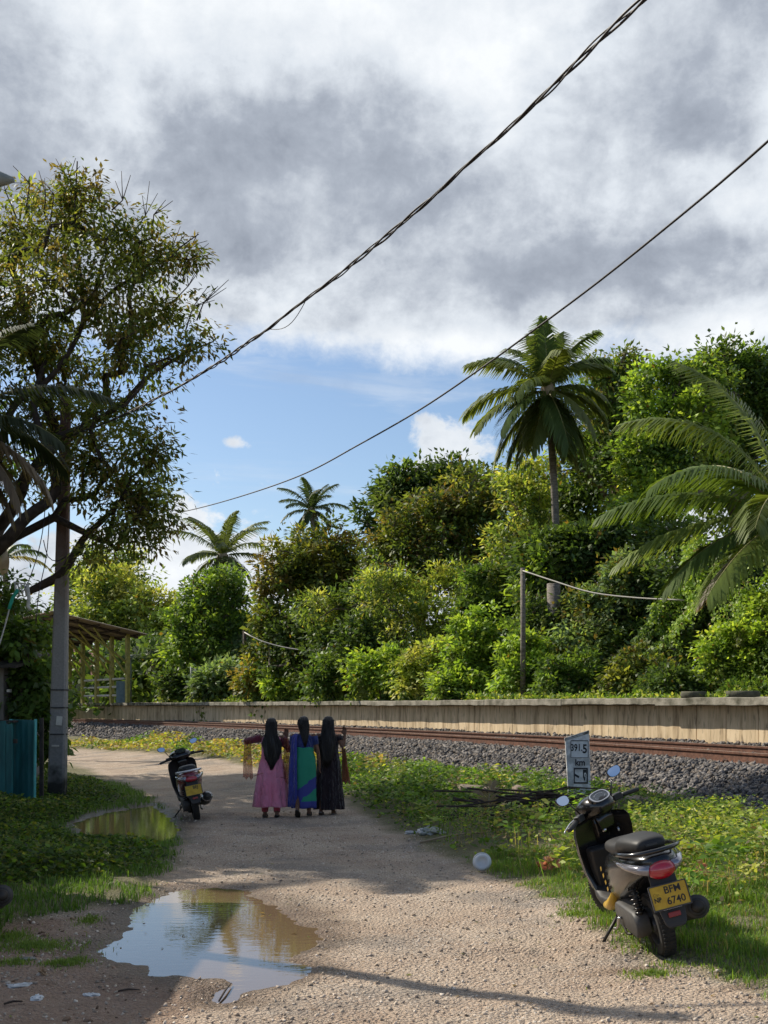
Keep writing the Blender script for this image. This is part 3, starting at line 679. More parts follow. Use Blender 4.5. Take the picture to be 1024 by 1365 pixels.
def ring_fronds(n, e_hi, e_lo, a0=0.0, dr=(1.0, 1.5)):
    out = []
    for i in range(n):
        f = i / (n - 1); a = a0 + i * 2.39996; e = e_hi + (e_lo - e_hi) * f ** 1.1; out.append((a, e + rng.normal(0, .05), .70 + .3 * math.sin(math.pi * min(1, f * 1.1 + .15)), dr[0] + (dr[1] - dr[0]) * f * rng.uniform(.7, 1.1)))
    return out

# ---------------------------------------------------------------- trees beyond the platform
GRP = 'trees and bushes beyond the platform'
CAMP = np.array([0, 0, CAMZ])
def behind(px, Y, need=.6):
    """how much farther along its sight line a thing must stand to be beyond the platform edge"""
    k = 1.0
    while k < 2 and sval([(px - HX) / F * Y * k], [Y * k])[0][0] < PLAT_S + need: k *= 1.02
    return k
def t(label, blobs, bx_, bY, name='broadleaf_tree', cat='tree', **k):
    q = behind(bx_, bY)
    if q > 1:
        blobs = [(CAMP + (c - CAMP) * q, r_ * q) for c, r_ in blobs]; bY *= q
        for a in ('cr', 'll', 'lw'):
            if a in k: k[a] *= q
    k.setdefault('vines', max(10, int(k.get('clumps', 100) * .40)))
    X, Y, z = gb(bx_, bY); return make_tree(name, label, cat, blobs, (X, Y, z - .1), group=GRP, **k)
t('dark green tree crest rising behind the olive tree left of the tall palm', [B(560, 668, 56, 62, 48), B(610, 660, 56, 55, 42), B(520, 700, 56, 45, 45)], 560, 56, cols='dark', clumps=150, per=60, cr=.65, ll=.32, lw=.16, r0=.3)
t('large olive green tree with brownish tips in the middle of the wood', [B(590, 735, 47, 85, 85), B(640, 690, 47, 65, 62), B(540, 760, 47, 55, 70), B(650, 780, 47, 50, 60)], 600, 47, cols='olive', clumps=300, per=55, cr=.5, ll=.24, lw=.12, r0=.3, mix=('dark', .25))
t('low rounded olive tree with yellow leaves on its left side', [B(430, 750, 51, 55, 50), B(385, 790, 50, 42, 60), B(460, 800, 50, 50, 60), B(370, 860, 49, 35, 50)], 420, 51, cols='olive', clumps=240, per=55, cr=.5, ll=.26, lw=.13, r0=.22, mix=('yellow', .16))
t('tall slender pale green tree left of the central palm trunk', [B(700, 690, 41, 42, 58), B(690, 760, 41, 48, 62), B(700, 640, 42, 34, 34), B(725, 745, 42, 38, 46)], 697, 41, cols='lime', clumps=170, per=42, cr=.42, ll=.20, lw=.09, inner=.4, r0=.16, mix=('mid', .35))
t('tall open tree with dark limbs right of the central palm', [B(800, 545, 48, 42, 62), B(835, 500, 48, 34, 34), B(790, 620, 47, 48, 52), B(825, 580, 47, 40, 70)], 800, 48, cols='mid', clumps=190, per=42, cr=.5, ll=.24, lw=.12, inner=.35, r0=.24, mix=('olive', .35))
t('bright green creeper covered tree standing tallest on the right', [B(885, 540, 41, 48, 55), B(870, 620, 40, 48, 62), B(925, 520, 41, 40, 48), B(915, 600, 40, 52, 80), B(865, 690, 39, 48, 55)], 890, 41, cols='bright', clumps=330, per=50, cr=.42, ll=.2, lw=.12, r0=.26, mix=('mid', .3))
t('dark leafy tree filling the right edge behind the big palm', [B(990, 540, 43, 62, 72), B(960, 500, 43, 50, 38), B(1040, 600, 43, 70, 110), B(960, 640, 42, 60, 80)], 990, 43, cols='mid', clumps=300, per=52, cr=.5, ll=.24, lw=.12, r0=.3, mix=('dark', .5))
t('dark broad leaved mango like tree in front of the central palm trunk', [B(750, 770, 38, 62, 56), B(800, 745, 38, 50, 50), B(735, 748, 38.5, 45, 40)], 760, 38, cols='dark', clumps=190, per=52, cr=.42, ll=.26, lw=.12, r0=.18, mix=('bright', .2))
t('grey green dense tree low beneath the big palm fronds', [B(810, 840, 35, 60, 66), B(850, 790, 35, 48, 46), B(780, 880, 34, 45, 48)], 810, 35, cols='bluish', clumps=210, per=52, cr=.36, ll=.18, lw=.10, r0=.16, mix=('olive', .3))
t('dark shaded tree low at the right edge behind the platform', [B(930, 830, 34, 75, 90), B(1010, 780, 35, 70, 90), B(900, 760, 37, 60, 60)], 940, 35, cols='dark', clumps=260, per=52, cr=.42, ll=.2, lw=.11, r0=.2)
t('feathery light green tree at the centre above the wire post', [B(430, 820, 46, 40, 28), B(520, 800, 44, 55, 45), B(560, 850, 43, 60, 55), B(600, 790, 44, 45, 40)], 520, 45, cols='lime', clumps=190, per=48, cr=.42, ll=.2, lw=.07, r0=.16, mix=('mid', .4))
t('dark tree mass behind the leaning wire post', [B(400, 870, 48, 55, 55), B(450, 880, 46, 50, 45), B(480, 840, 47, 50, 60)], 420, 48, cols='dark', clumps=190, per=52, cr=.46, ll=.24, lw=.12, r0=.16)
t('round bright green tree left of the olive trees', [B(290, 820, 63, 52, 55), B(310, 870, 62, 48, 50), B(260, 860, 62, 45, 55)], 290, 62, cols='mid', clumps=240, per=52, cr=.55, ll=.28, lw=.15, r0=.22, mix=('bright', .45))
t('pale yellow green tree behind the shelter roof', [B(190, 830, 78, 60, 48), B(140, 810, 78, 45, 55), B(225, 870, 76, 45, 50)], 180, 78, cols='lime', clumps=250, per=50, cr=.65, ll=.34, lw=.18, r0=.25)
t('tall thin tree rising behind the shelter', [B(130, 770, 88, 45, 42), B(170, 770, 88, 35, 38), B(110, 810, 86, 40, 50)], 140, 88, cols='lime', clumps=130, per=40, cr=.8, ll=.36, lw=.18, r0=.3, mix=('mid', .5))
t('dark bush cluster at the far left beyond the shelter', [B(60, 880, 92, 60, 42), B(20, 850, 92, 50, 60), B(110, 890, 84, 40, 40)], 60, 92, cols='dark', clumps=190, per=50, cr=.8, ll=.36, lw=.18, r0=.2)
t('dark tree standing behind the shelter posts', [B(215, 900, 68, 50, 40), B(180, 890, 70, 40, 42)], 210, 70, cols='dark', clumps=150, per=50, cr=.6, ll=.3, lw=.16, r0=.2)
t('dark tree closing the gap right of the tall palm trunk', [B(785, 640, 50, 60, 60), B(750, 690, 50, 50, 50), B(690, 690, 52, 60, 60), B(830, 650, 49, 50, 60)], 770, 50, cols='mid', clumps=230, per=45, cr=.55, ll=.26, lw=.13, r0=.2, mix=('dark', .4))
# bushes and creepers right behind the platform edge
bl = [(640, 870, 37, 50, 62, 'bright', 'tall bright creeper covered bush left of the thin grey post'), (570, 900, 39, 45, 40, 'lime', 'pale bush hanging over the middle of the platform'), (510, 900, 41, 42, 38, 'bright', 'green creeper bush behind the three walking women'),
      (700, 890, 34, 40, 50, 'bright', 'leafy creeper bush right of the thin grey post'), (445, 905, 44, 40, 30, 'mid', 'low bush left of the women behind the platform'), (390, 915, 46, 35, 22, 'bright', 'small bright shrub near the wire post foot'),
      (350, 905, 48, 32, 32, 'yellow', 'yellow leaved shrub beside the wire post'), (300, 910, 55, 40, 24, 'bluish', 'pale leaved shrub left of the wire post'), (760, 905, 32, 45, 34, 'mid', 'dense green bush above the kilometre stone'),
      (850, 905, 31, 50, 34, 'olive', 'low olive bush above the near scooter'), (975, 885, 29, 42, 55, 'bright', 'bright yellow green creeper bush at the right behind the platform'), (1045, 850, 29, 50, 80, 'bright', 'tall bright creeper at the right picture edge'),
      (900, 915, 29, 45, 22, 'dark', 'dark low shrub between bright creepers'), (655, 800, 40, 45, 50, 'mid', 'green bush above the bright creepers'), (250, 915, 60, 35, 20, 'dark', 'dark low shrub near the lamp post'),
      (720, 840, 36, 42, 45, 'dark', 'dark bush around the palm stumps'), (490, 860, 43, 38, 40, 'dark', 'dark bush in the shade of the feathery tree'), (610, 915, 36, 38, 24, 'bright', 'fresh green creeper spilling on the platform'), (1000, 925, 27.5, 40, 14, 'mid', 'creeping plants on the platform edge at right')]
for x, y, Y, rx, ry, c, lab in bl:
    t(lab, [B(x, y, Y, rx, ry), B(x + rx * .4, y + ry * .35, Y - .5, rx * .6, ry * .6), B(x - rx * .4, y + ry * .3, Y - .5, rx * .6, ry * .6)], x, Y, 'bush', 'bush', cols=c, clumps=int(75 * max(1, rx * ry / 1800)), per=50, cr=.30 * Y / 37, ll=.17 * Y / 37, lw=.10 * Y / 37, r0=.07, zmin=PLATZ - .1 if Y < 50 else None, mix=('mid', .2))
# tangled creepers that join the bushes into one wall behind the platform
n = 120000; cl = 15 + 62 * rng.random(n) ** .9; Hh = .7 + 4.4 * vnoise(cl * .22 + 3, cl * 0) * (.55 + .75 * vnoise(cl * .9 + 11, cl * 0)); f = rng.random(n) ** .8; zz = PLATZ - .15 + Hh * f
bul = vnoise(cl * .75, zz * .7) * 1.5 + vnoise(cl * 2.6, zz * 1.6 + 4) * .8; so_ = PLAT_S + 2.1 + bul + .32 * (zz - PLATZ) + np.abs(rng.normal(0, .16, n)); gap = vnoise(cl * 1.1 + 20, zz * .55 + 9); k = gap + .15 * rng.random(n) > .36
cl, zz, so_, gap = cl[k], zz[k], so_[k], gap[k]; n = len(cl); tnx, tny = np.interp(cl, TL, TN[:, 0]), np.interp(cl, TL, TN[:, 1]); cx_ = np.interp(cl, TL, TR[:, 0]) + tnx * so_; cy_ = np.interp(cl, TL, TR[:, 1]) + tny * so_
sc_ = np.clip(np.hypot(cx_, cy_) / 34, .7, 2.0) * (.6 + .9 * vnoise(cl * .5 + 2, zz * .5)); nrm_ = unit(np.stack([-tnx, -tny, np.full(n, .6)], 1) + rng.normal(0, .42, (n, 3)))
V_, F_ = leaves_geo(np.stack([cx_, cy_, zz], 1), rng.normal(0, .6, (n, 3)) + [0, -.1, -.6], nrm_, sc_ * rng.uniform(.07, .15, n), sc_ * rng.uniform(.045, .10, n))
sel = vnoise(cl * .55 + 50, zz * .5 + 3) + .18 * rng.random(n); tt = pick(GREENS['mid'], n, .14); q = sel > .66; tt[q] = pick(GREENS['bright'], int(q.sum()), .12); q = sel < .42; tt[q] = pick(GREENS['dark'] + GREENS['bluish'], int(q.sum()), .14); q = rng.random(n) < .03; tt[q] = (.26, .19, .08)
tag(npmesh('creeper_thicket', V_, F_, M_LEAF, None, np.repeat(np.clip(tt, .01, .6), 4, 0)), 'tangled green creepers draped in a wall behind the platform', 'creepers', None, 'stuff')
# far woodland closing the view
fx, fy, fz = [], [], []
n = 60000; fY = rng.uniform(62, 110, n); fX = (rng.uniform(-500, 1500, n) - HX) / F * fY; h_ = 3.2 + 3.0 * vnoise(fX * .14, fY * .1) + 2.6 * (fX > 4); zz = 1.0 + h_ * rng.random(n) ** .7
c = np.stack([fX, fY, zz], 1); V_, F_ = leaves_geo(c, rng.normal(0, 1, (n, 3)), unit(rng.normal(0, .6, (n, 3)) + [0, -.2, .8]), rng.uniform(.4, .8, n), rng.uniform(.25, .45, n))
tag(npmesh('far_woodland', V_, F_, M_LEAF, None, np.repeat(np.clip(pick(GREENS['dark'] + GREENS['mid'], n), .01, .5), 4, 0)), 'dense far green woodland closing the view behind the trees', 'woodland', None, 'stuff')

# palms
rf = ring_fronds
PG = 'coconut palms'
X, Y, z = gb(738, 39.4)
c0 = P(730, 520, 39.4)
cf = [(a, e, l, d) for a, e, l, d in [(-.3, 1.45, .85, .5), (.25, 1.35, .95, .7), (-.75, 1.15, .95, .9), (.9, 1.15, .9, .8), (2.0, 1.2, .9, .9), (-1.57, .75, 1.05, 1.0), (1.57, .85, .85, 1.2), (-1.3, .25, 1.1, 1.1), (1.45, .35, .85, 1.4),
      (-1.75, -.15, 1.1, .9), (1.7, -.05, .85, 1.2), (-2.2, -.3, 1.0, .9), (2.5, -.35, 1.0, .9), (-1.2, -.65, 1.0, .6), (1.2, -.6, .9, .8), (3.0, -.6, 1.1, .7), (-2.8, -.85, .95, .5), (1.9, -.95, 1.0, .4), (-1.8, -1.05, .95, .35), (3.6, .3, .9, 1.4), (2.9, .9, .9, 1.4), (2.4, -1.1, .9, .3), (-.5, -.5, .8, .8), (.5, -.4, .8, .9)]]
make_palm('tall coconut palm rising in the middle right of the wood', c0, (X, Y, z), cf + [(-.15, 1.5, .95, .3), (.55, 1.3, .9, .6), (-.5, 1.3, .9, .6), (-1.1, .95, .95, 1.0), (1.2, .95, .9, 1.1), (-1.4, -.9, .95, .4), (1.5, -1.0, .95, .4), (.2, -1.2, .55, .2, 'yellow'), (-.9, -1.25, .5, .2, 'yellow')], 2.7, cols=((.13, .17, .04), (.10, .15, .04), (.16, .19, .05)), tr=.16, nl=60, lmax=.98, width=.075, group=PG)
X, Y, z = gb(300, 75)
make_palm('coconut palm with wide crown left above the round tree', P(297, 742, 75), (X, Y, z), rf(20, 1.4, -.5, .4, (.9, 1.3)), 3.9, cols=((.10, .13, .05), (.12, .15, .06)), tr=.25, nl=38, lmax=1.05, width=.10, group=PG)
X, Y, z = gb(420, 110)
make_palm('small distant coconut palm against the sky above the olive trees', P(415, 680, 110), (X, Y, z), rf(19, 1.4, -.6, 1.1, (.9, 1.3)), 3.7, cols=((.05, .08, .035), (.06, .09, .04)), tr=.25, nl=32, lmax=1.0, width=.13, group=PG)
X, Y, z = gb(1052, 27)
bf = [(-1.45, .42, 1.0, .95), (-1.6, .05, .92, .75), (-1.75, -.2, .8, .75), (-1.1, 1.15, 1.15, 1.35), (-.9, 1.35, 1.15, .9), (-1.9, .75, .9, 1.5), (-2.3, -.35, .85, .55), (-2.7, .3, .9, 1.2), (1.2, .8, 1, 1.2), (.5, 1.2, 1, 1), (1.7, .2, 1, 1.1), (2.4, .4, 1, 1.1), (0.1, .6, 1, 1.3), (-.5, .9, 1.05, 1.35), (2.9, -.2, .9, .9), (-1.3, -.55, .6, .5, 'dry')]
make_palm('large near coconut palm spreading long fronds in from the right edge', P(1050, 690, 27), (X, Y, z), bf, 4.3, cols=((.12, .18, .04), (.16, .21, .05)), tr=.17, nl=105, lmax=1.15, width=.06, group=PG)
X, Y, z = gb(-75, 16)
lf = [(1.45, .55, 1.0, 1.0), (1.75, .15, .8, .9), (1.3, -.2, .75, 1.0, 'dry'), (1.6, -.5, .7, .8, 'dry'), (1.0, -.75, .65, .5, 'dry'), (2.1, -.8, .6, .5, 'dry'), (.6, .3, .9, 1.2), (1.9, 1.1, .8, 1.0), (-1, .6, 1, 1.2), (-2, .8, 1, 1.1), (2.8, .5, .8, 1.2), (-.2, 1.1, 1, 1)]
make_palm('coconut palm at the left edge with grey dead fronds hanging down', P(-75, 560, 16), (X, Y, z), lf, 2.3, cols=((.03, .045, .02), (.035, .05, .022)), tr=.15, nl=80, lmax=.65, width=.032, group=PG)
X, Y, z = gb(10, 38)
make_palm('young palm with a yellow frond seen left of the concrete pole', P(5, 745, 38), (X, Y, z), [(1.5, .25, 1, 1.1, 'yellow'), (1.2, .7, .9, 1.3), (-1.4, .5, 1, 1.2), (.2, .9, 1, 1.2), (-2.6, .4, 1, 1)], 1.5, tr=.12, nl=36, lmax=.5, width=.05, nuts=False, group=PG)
X, Y, z = gb(215, 64)
make_palm('low palm with pale drooping frond right of the shelter', P(205, 880, 64), (X, Y, z), [(1.5, .75, 1, 1.9), (1.2, .3, .8, 1.4), (-1.5, .6, .8, 1.5), (3.0, .8, .8, 1.5), (0, .8, .8, 1.3)], 2.4, cols=((.12, .17, .09),), tr=.12, nl=34, lmax=.8, width=.08, nuts=False, group=PG)

# ---------------------------------------------------------------- the large tree on the left
root_ = (-8.3, 21.5, 0)
lb = [B(100, 300, 21, 85, 70, 70), B(30, 330, 22, 70, 80), B(190, 350, 21, 62, 60), B(120, 400, 20.5, 110, 85, 80), B(30, 450, 21, 80, 90), B(220, 430, 21, 62, 48), B(170, 480, 20.5, 80, 55), B(255, 470, 20, 40, 30),
      B(60, 560, 21.5, 70, 60), B(150, 570, 20.5, 75, 52), B(205, 620, 20, 36, 42), B(150, 650, 20.5, 62, 45), B(20, 650, 21.5, 50, 50), B(175, 715, 20, 48, 38), B(200, 665, 20, 36, 26), B(130, 745, 20.5, 40, 26), B(245, 345, 21, 36, 30, 20), B(190, 610, 20, 50, 40), B(165, 700, 20.3, 55, 50), B(205, 690, 20, 40, 50), B(120, 620, 20.5, 60, 50), B(60, 480, 21.5, 80, 60)]
BT = make_tree('foreground_tree', 'large dark leafy tree with twisting limbs towering over the left side', 'tree', lb, root_, clumps=1050, per=23, cr=.25, ll=.135, lw=.052, cols='olive', droop=.7, inner=.15, r0=.135, fork=P(-20, 745, 21.5), group=None, mix=('lime', .12), barkm=M_DARKBARK, flat=.8, bend=.2)
# heavy limbs and bare twigs of that tree
def limb(pts, r, name='limb', m=None):
    w = [P(*p) - np.array(root_) for p in pts]; w = catmull(w, .15); rr = np.interp(np.linspace(0, 1, len(w)), np.linspace(0, 1, len(r)), r); MB().tube(w, list(rr), 8).build(name, m or M_DARKBARK, BT, True)
limb([(-110, 850, 21.5), (-50, 770, 21), (0, 730, 20.6), (35, 690, 20.5), (68, 665, 20.5), (75, 640, 20.5), (60, 590, 20.6), (45, 540, 20.8), (60, 480, 21)], [.18, .15, .12, .10, .09, .06, .04])
limb([(35, 790, 21.2), (60, 778, 21.2), (85, 762, 21.1), (110, 720, 21), (135, 695, 20.8), (160, 670, 20.6), (185, 640, 20.4)], [.06, .085, .075, .06, .05, .04, .02])
limb([(-30, 760, 21.2), (0, 600, 21), (20, 540, 21), (70, 500, 20.8), (110, 430, 20.8), (105, 350, 20.8), (100, 290, 20.8), (103, 215, 20.8)], [.12, .10, .08, .06, .045, .035, .022, .012])
limb([(60, 590, 21), (110, 570, 20.8), (160, 540, 20.6), (200, 500, 20.4), (250, 470, 20.2), (285, 455, 20)], [.08, .07, .05, .04, .03, .01])
limb([(110, 430, 20.8), (160, 380, 20.8), (210, 360, 20.8), (240, 330, 20.8), (265, 312, 20.8)], [.05, .04, .025, .02, .008])
tw = MB()
for x, y, Y in [(80, 215, 21), (103, 208, 21), (125, 225, 21), (50, 232, 21), (5, 235, 21), (20, 225, 21), (200, 250, 21), (160, 225, 21), (270, 312, 21), (262, 345, 21), (280, 385, 20.5), (298, 372, 20.5), (275, 320, 21), (240, 300, 21), (90, 222, 21), (225, 262, 21), (60, 240, 21)]:
    a = P(x, y, Y); c_ = P(x * .82 + 18, y + 55, Y); b_ = (a + c_) / 2 + rng.normal(0, .08, 3)
    tw = MB()
    for o in ([0, 0, 0], [.10, 0, -.12], [-.12, 0, -.2]): tw.tube([c_ - root_, b_ - root_, a + np.array(o) + rng.normal(0, .05, 3) - root_], [.014, .01, .005], 4)
    tw.build('bare_twig', M_DARKBARK, BT, True)

# left hedge and climbers by the gate, and unseen yard trees added past the left edge to shade the lane
t2 = lambda label, blobs, b, **k: make_tree('bush', label, 'bush', blobs, b, **k)
t2('broad leaved bush climbing behind the teal sheet gate', [B(45, 925, 22, 42, 46), B(20, 870, 22, 48, 40), B(62, 985, 21.5, 20, 60), B(-30, 930, 22, 50, 70)], (-6.5, 22, 0), clumps=150, per=44, cr=.26, ll=.17, lw=.10, cols='mid', droop=.7, r0=.06, mix=('bluish', .3))
t2('dark bush hanging above the hut at the left edge', [B(5, 830, 23, 40, 55), B(-60, 850, 22, 60, 80), B(15, 880, 23, 35, 40)], (-7.2, 23, 0), clumps=130, per=44, cr=.28, ll=.15, lw=.07, cols='dark', droop=.5, r0=.07)
for i, (x, y, z, r_) in enumerate([(-9.7, 20.4, 8.4, 2.5), (-11.6, 25.0, 9.2, 2.9), (-13.6, 31.5, 9.4, 3.0)]):
    make_tree('broadleaf_tree', ['nearest', 'middle', 'farthest'][i] + ' of the unseen yard trees added left of the lane to shade it', 'tree', [((x, y, z), np.array([r_, r_, r_ * .8])), ((x + 1.2, y - 1.4, z - 1.4), np.array([r_ * .6, r_ * .6, r_ * .6]))], (x - .5, y, 0), clumps=190, per=38, cr=.6, ll=.34, lw=.18, cols='mid', r0=.22)
make_tree('broadleaf_tree', 'low unseen yard tree added to shade the left weeds', 'tree', [((-9.6, 16.4, 4.8), np.array([2.0, 2.0, 1.5])), ((-10.3, 20.4, 5.0), np.array([2.3, 2.2, 1.6])), ((-9.2, 14.2, 4.0), np.array([1.3, 1.4, 1.2]))], (-10.4, 17, 0), clumps=210, per=38, cr=.5, ll=.30, lw=.16, cols='mid', r0=.2)  # out of view, added so its shadow falls on the left weeds
# ---------------------------------------------------------------- undergrowth: grass and weeds
def blades(x, y, h, w, tint, name, label, lean=.35):
    n = len(x); z = ground_z(x, y) - .005; a = rng.uniform(0, 6.28, n); d = np.stack([np.cos(a), np.sin(a), np.zeros(n)], 1); le = rng.uniform(.1, 1, n) * lean * 2
    b = np.stack([x, y, z], 1); sd_ = np.stack([-np.sin(a + .6), np.cos(a + .6), np.zeros(n)], 1) * (w * .5)[:, None]
    m_ = b + d * (h * le * .35)[:, None]; m_[:, 2] += h * .6; tp = b + d * (h * le)[:, None]; tp[:, 2] += h * (1 - .35 * le)
    V_ = np.stack([b - sd_, b + sd_, m_ + sd_ * .8, m_ - sd_ * .8, tp + sd_ * .12, tp - sd_ * .12], 1).reshape(-1, 3); i = (np.arange(n) * 6)[:, None]
    F_ = np.concatenate([i + [0, 1, 2, 3], i + [3, 2, 4, 5]])
    return tag(npmesh(name, V_, F_, M_GRASS, None, np.repeat(np.clip(tint, .01, .7), 6, 0)), label, 'grass', None, 'stuff')
def weeds(x, y, hmap, size, tint, name, label, cat='weeds', up=.8, aspect=.62):
    n = len(x); z = ground_z(x, y) + hmap * rng.random(n) ** .45; c = np.stack([x, y, z], 1); a = rng.uniform(0, 6.28, n)
    ax = np.stack([np.cos(a), np.sin(a), rng.normal(.05, .4, n)], 1); nr = unit(rng.normal(0, .5, (n, 3)) + [-.1, -.25, up])
    V_, F_ = leaves_geo(c, ax, nr, size, size * aspect * rng.uniform(.7, 1.1, n))
    return tag(npmesh(name, V_, F_, M_LEAF, None, np.repeat(np.clip(tint, .01, .7), 4, 0)), label, cat, None, 'stuff')
def scatter(n, x0, x1, y0, y1, p=1.0):
    return rng.uniform(x0, x1, n), y0 + (y1 - y0) * rng.random(n) ** p
WEED_R = gp([(345, 1040), (430, 1052), (480, 1078), (560, 1120), (620, 1146), (690, 1172), (790, 1196), (900, 1228), (1040, 1240), (1250, 1255)]) + [(9, 8.5), (9, 14), (5.8, 19), (1, 29), (-4, 38), (-10, 46), (-6, 34)]
WEED_L = gp([(-150, 1195), (0, 1192), (60, 1186), (130, 1178), (200, 1166), (232, 1142), (200, 1128), (140, 1126), (95, 1118), (86, 1100), (130, 1080), (175, 1068), (150, 1050), (100, 1030), (40, 1018)]) + [(-16, 40), (-12, 20), (-8, 14)]
G_LIME = [(.31, .37, .07), (.42, .44, .11), (.24, .32, .06)]; G_GR = [(.12, .22, .03), (.17, .28, .045), (.09, .17, .025)]; G_DK = [(.05, .10, .02), (.07, .12, .03), (.045, .08, .02)]; G_ST = [(.25, .20, .10), (.30, .24, .13)]
# right verge weeds
x, y = scatter(210000, -1.0, 8.5, 9.0, 30, 1.5); s_, l_ = sval(x, y); d = sdist(x, y, WEED_R); hn = vnoise(x * 1.5, y * 1.5); hn2 = vnoise(x * .7 + 40, y * .7)
PILEX, PILEY = 1.85, 15.45
k = (np.hypot((x - PILEX) / 1.0, (y - PILEY - .1) / .75) > .75 + .4 * rng.random(len(x))) & (d > rng.random(len(x)) * .5 - .1) & (s_ < -1.55 - .5 * rng.random(len(x)) ** 2) & ~((hn2 < .32) & (rng.random(len(x)) < .8)); x, y, d, hn, hn2, s_ = x[k], y[k], d[k], hn[k], hn2[k], s_[k]
hm = (.05 + .34 * hn ** 1.3 + .20 * vnoise(x * 4.2, y * 4.2) ** 2) * smooth01(d / .5 + .25) * np.clip(1 - (y - 12) * .01, .7, 1); hm *= np.where(s_ > -2.1, .45, 1)
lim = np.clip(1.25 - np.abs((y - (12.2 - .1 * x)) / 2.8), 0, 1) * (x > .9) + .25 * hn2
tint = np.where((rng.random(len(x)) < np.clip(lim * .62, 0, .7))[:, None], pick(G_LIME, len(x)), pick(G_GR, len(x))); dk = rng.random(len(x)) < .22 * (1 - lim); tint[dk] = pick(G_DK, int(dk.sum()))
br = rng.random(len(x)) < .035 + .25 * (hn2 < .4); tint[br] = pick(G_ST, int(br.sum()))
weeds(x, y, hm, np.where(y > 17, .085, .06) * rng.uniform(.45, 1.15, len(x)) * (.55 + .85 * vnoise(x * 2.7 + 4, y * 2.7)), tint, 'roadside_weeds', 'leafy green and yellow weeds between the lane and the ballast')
# taller broad leaved plants, wild grass stalks and dry stems among the weeds
x, y = scatter(420, .2, 7.5, 9.6, 24, 1.2); s_, l_ = sval(x, y); d = sdist(x, y, WEED_R); k = (d > .1) & (s_ < -2.0) & (np.hypot(x - PILEX, y - PILEY) > .9); x, y = x[k], y[k]; m_ = 26; ci = np.repeat(np.arange(len(x)), m_); hh = rng.uniform(.15, .42, len(x)); f = rng.random(len(ci)) ** .6
c = np.stack([x[ci] + rng.normal(0, .07, len(ci)), y[ci] + rng.normal(0, .07, len(ci)), ground_z(x, y)[ci] + hh[ci] * (.35 + .75 * f)], 1); an = rng.uniform(0, 6.28, len(ci))
V_, F_ = leaves_geo(c, np.stack([np.cos(an), np.sin(an), rng.uniform(-.4, .5, len(ci))], 1), unit(rng.normal(0, .4, (len(ci), 3)) + [0, -.2, .8]), rng.uniform(.06, .13, len(ci)), rng.uniform(.035, .06, len(ci)))
tcol = pick(G_LIME + G_GR, len(x), .2)[ci] * (1 + rng.normal(0, .12, (len(ci), 1))); tag(npmesh('wild_plants', V_, F_, M_LEAF, None, np.repeat(np.clip(tcol, .01, .7), 4, 0)), 'taller broad leaved wild plants standing out of the weeds', 'wild plants', None, 'stuff')
x, y = scatter(9000, .0, 8, 9.0, 26, 1.3); s_, l_ = sval(x, y); d = sdist(x, y, WEED_R); k = (d > .0) & (s_ < -1.7) & (vnoise(x * 1.9, y * 1.9) > .45); x, y = x[k], y[k]
blades(x, y, rng.uniform(.12, .42, len(x)), .008 * rng.uniform(.6, 1.3, len(x)), np.where((rng.random(len(x)) < .4)[:, None], pick(G_ST, len(x)) * 1.2, pick(G_GR, len(x))), 'wild_grass', 'loose tall grass and dry stalks in the weeds', .5)
# leaf litter on the lane
n = 900; x, y = scatter(n, -3.4, 3.5, 6.2, 18, 1.4); d = sdist(x, y, ROADP); k = (d > -.3) & (rng.random(n) < np.clip(1.1 - d * .6, .12, 1)); x, y = x[k], y[k]; n = len(x); zz = np.maximum(ground_z(x, y), WATERZ) + .006; an = rng.uniform(0, 6.28, n)
V_, F_ = leaves_geo(np.stack([x, y, zz], 1), np.stack([np.cos(an), np.sin(an), rng.normal(0, .15, n)], 1), unit(rng.normal(0, .15, (n, 3)) + [0, 0, 1]), rng.uniform(.02, .055, n), rng.uniform(.01, .025, n))
tag(npmesh('leaf_litter', V_, F_, M_LEAF, None, np.repeat(pick([(.16, .10, .05), (.24, .17, .07), (.10, .06, .035), (.18, .2, .05)], n), 4, 0)), 'small fallen leaves scattered on the lane and puddle', 'leaf litter', None, 'stuff')
# far sunny verge
x, y = scatter(60000, -20, 0, 24, 46, 1.0); s_, l_ = sval(x, y); d = sdist(x, y, ROADP); hn = vnoise(x * .8, y * .8)
k = (s_ > -5.5) & (s_ < -1.6) & (d < -.1) & (s_ + 1.6 > -4.2 + 1.2 * hn); x, y, hn = x[k], y[k], hn[k]
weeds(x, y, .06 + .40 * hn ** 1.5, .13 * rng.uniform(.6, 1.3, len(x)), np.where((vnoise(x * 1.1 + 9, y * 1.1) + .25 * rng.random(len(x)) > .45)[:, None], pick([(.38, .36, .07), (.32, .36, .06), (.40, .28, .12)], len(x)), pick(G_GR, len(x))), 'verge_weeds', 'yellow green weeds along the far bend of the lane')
# left weeds
x, y = scatter(150000, -9.5, -1.8, 10.2, 26, 1.3); d = sdist(x, y, WEED_L); pw = sdist(x, y, PUD2); hn = vnoise(x * 1.2 + 3, y * 1.2)
pw = pw + fbm(x * 3, y * 3, 3) * .3; k = (d > rng.random(len(x)) * .4) & (pw < -.08); x, y, d, hn = x[k], y[k], d[k], hn[k]
hm = (.04 + .22 * hn ** 1.3 + .25 * smooth01((-x - 4.8 - .1 * (y - 12)) / 1.2)) * smooth01(d / .6 + .15)
weeds(x, y, hm, .065 * rng.uniform(.6, 1.3, len(x)), np.where((rng.random(len(x)) < .25)[:, None], pick(G_LIME, len(x)) * .55, pick(G_GR + G_DK, len(x)) * .9), 'yard_weeds', 'dark green weeds in the shade around the concrete pole')
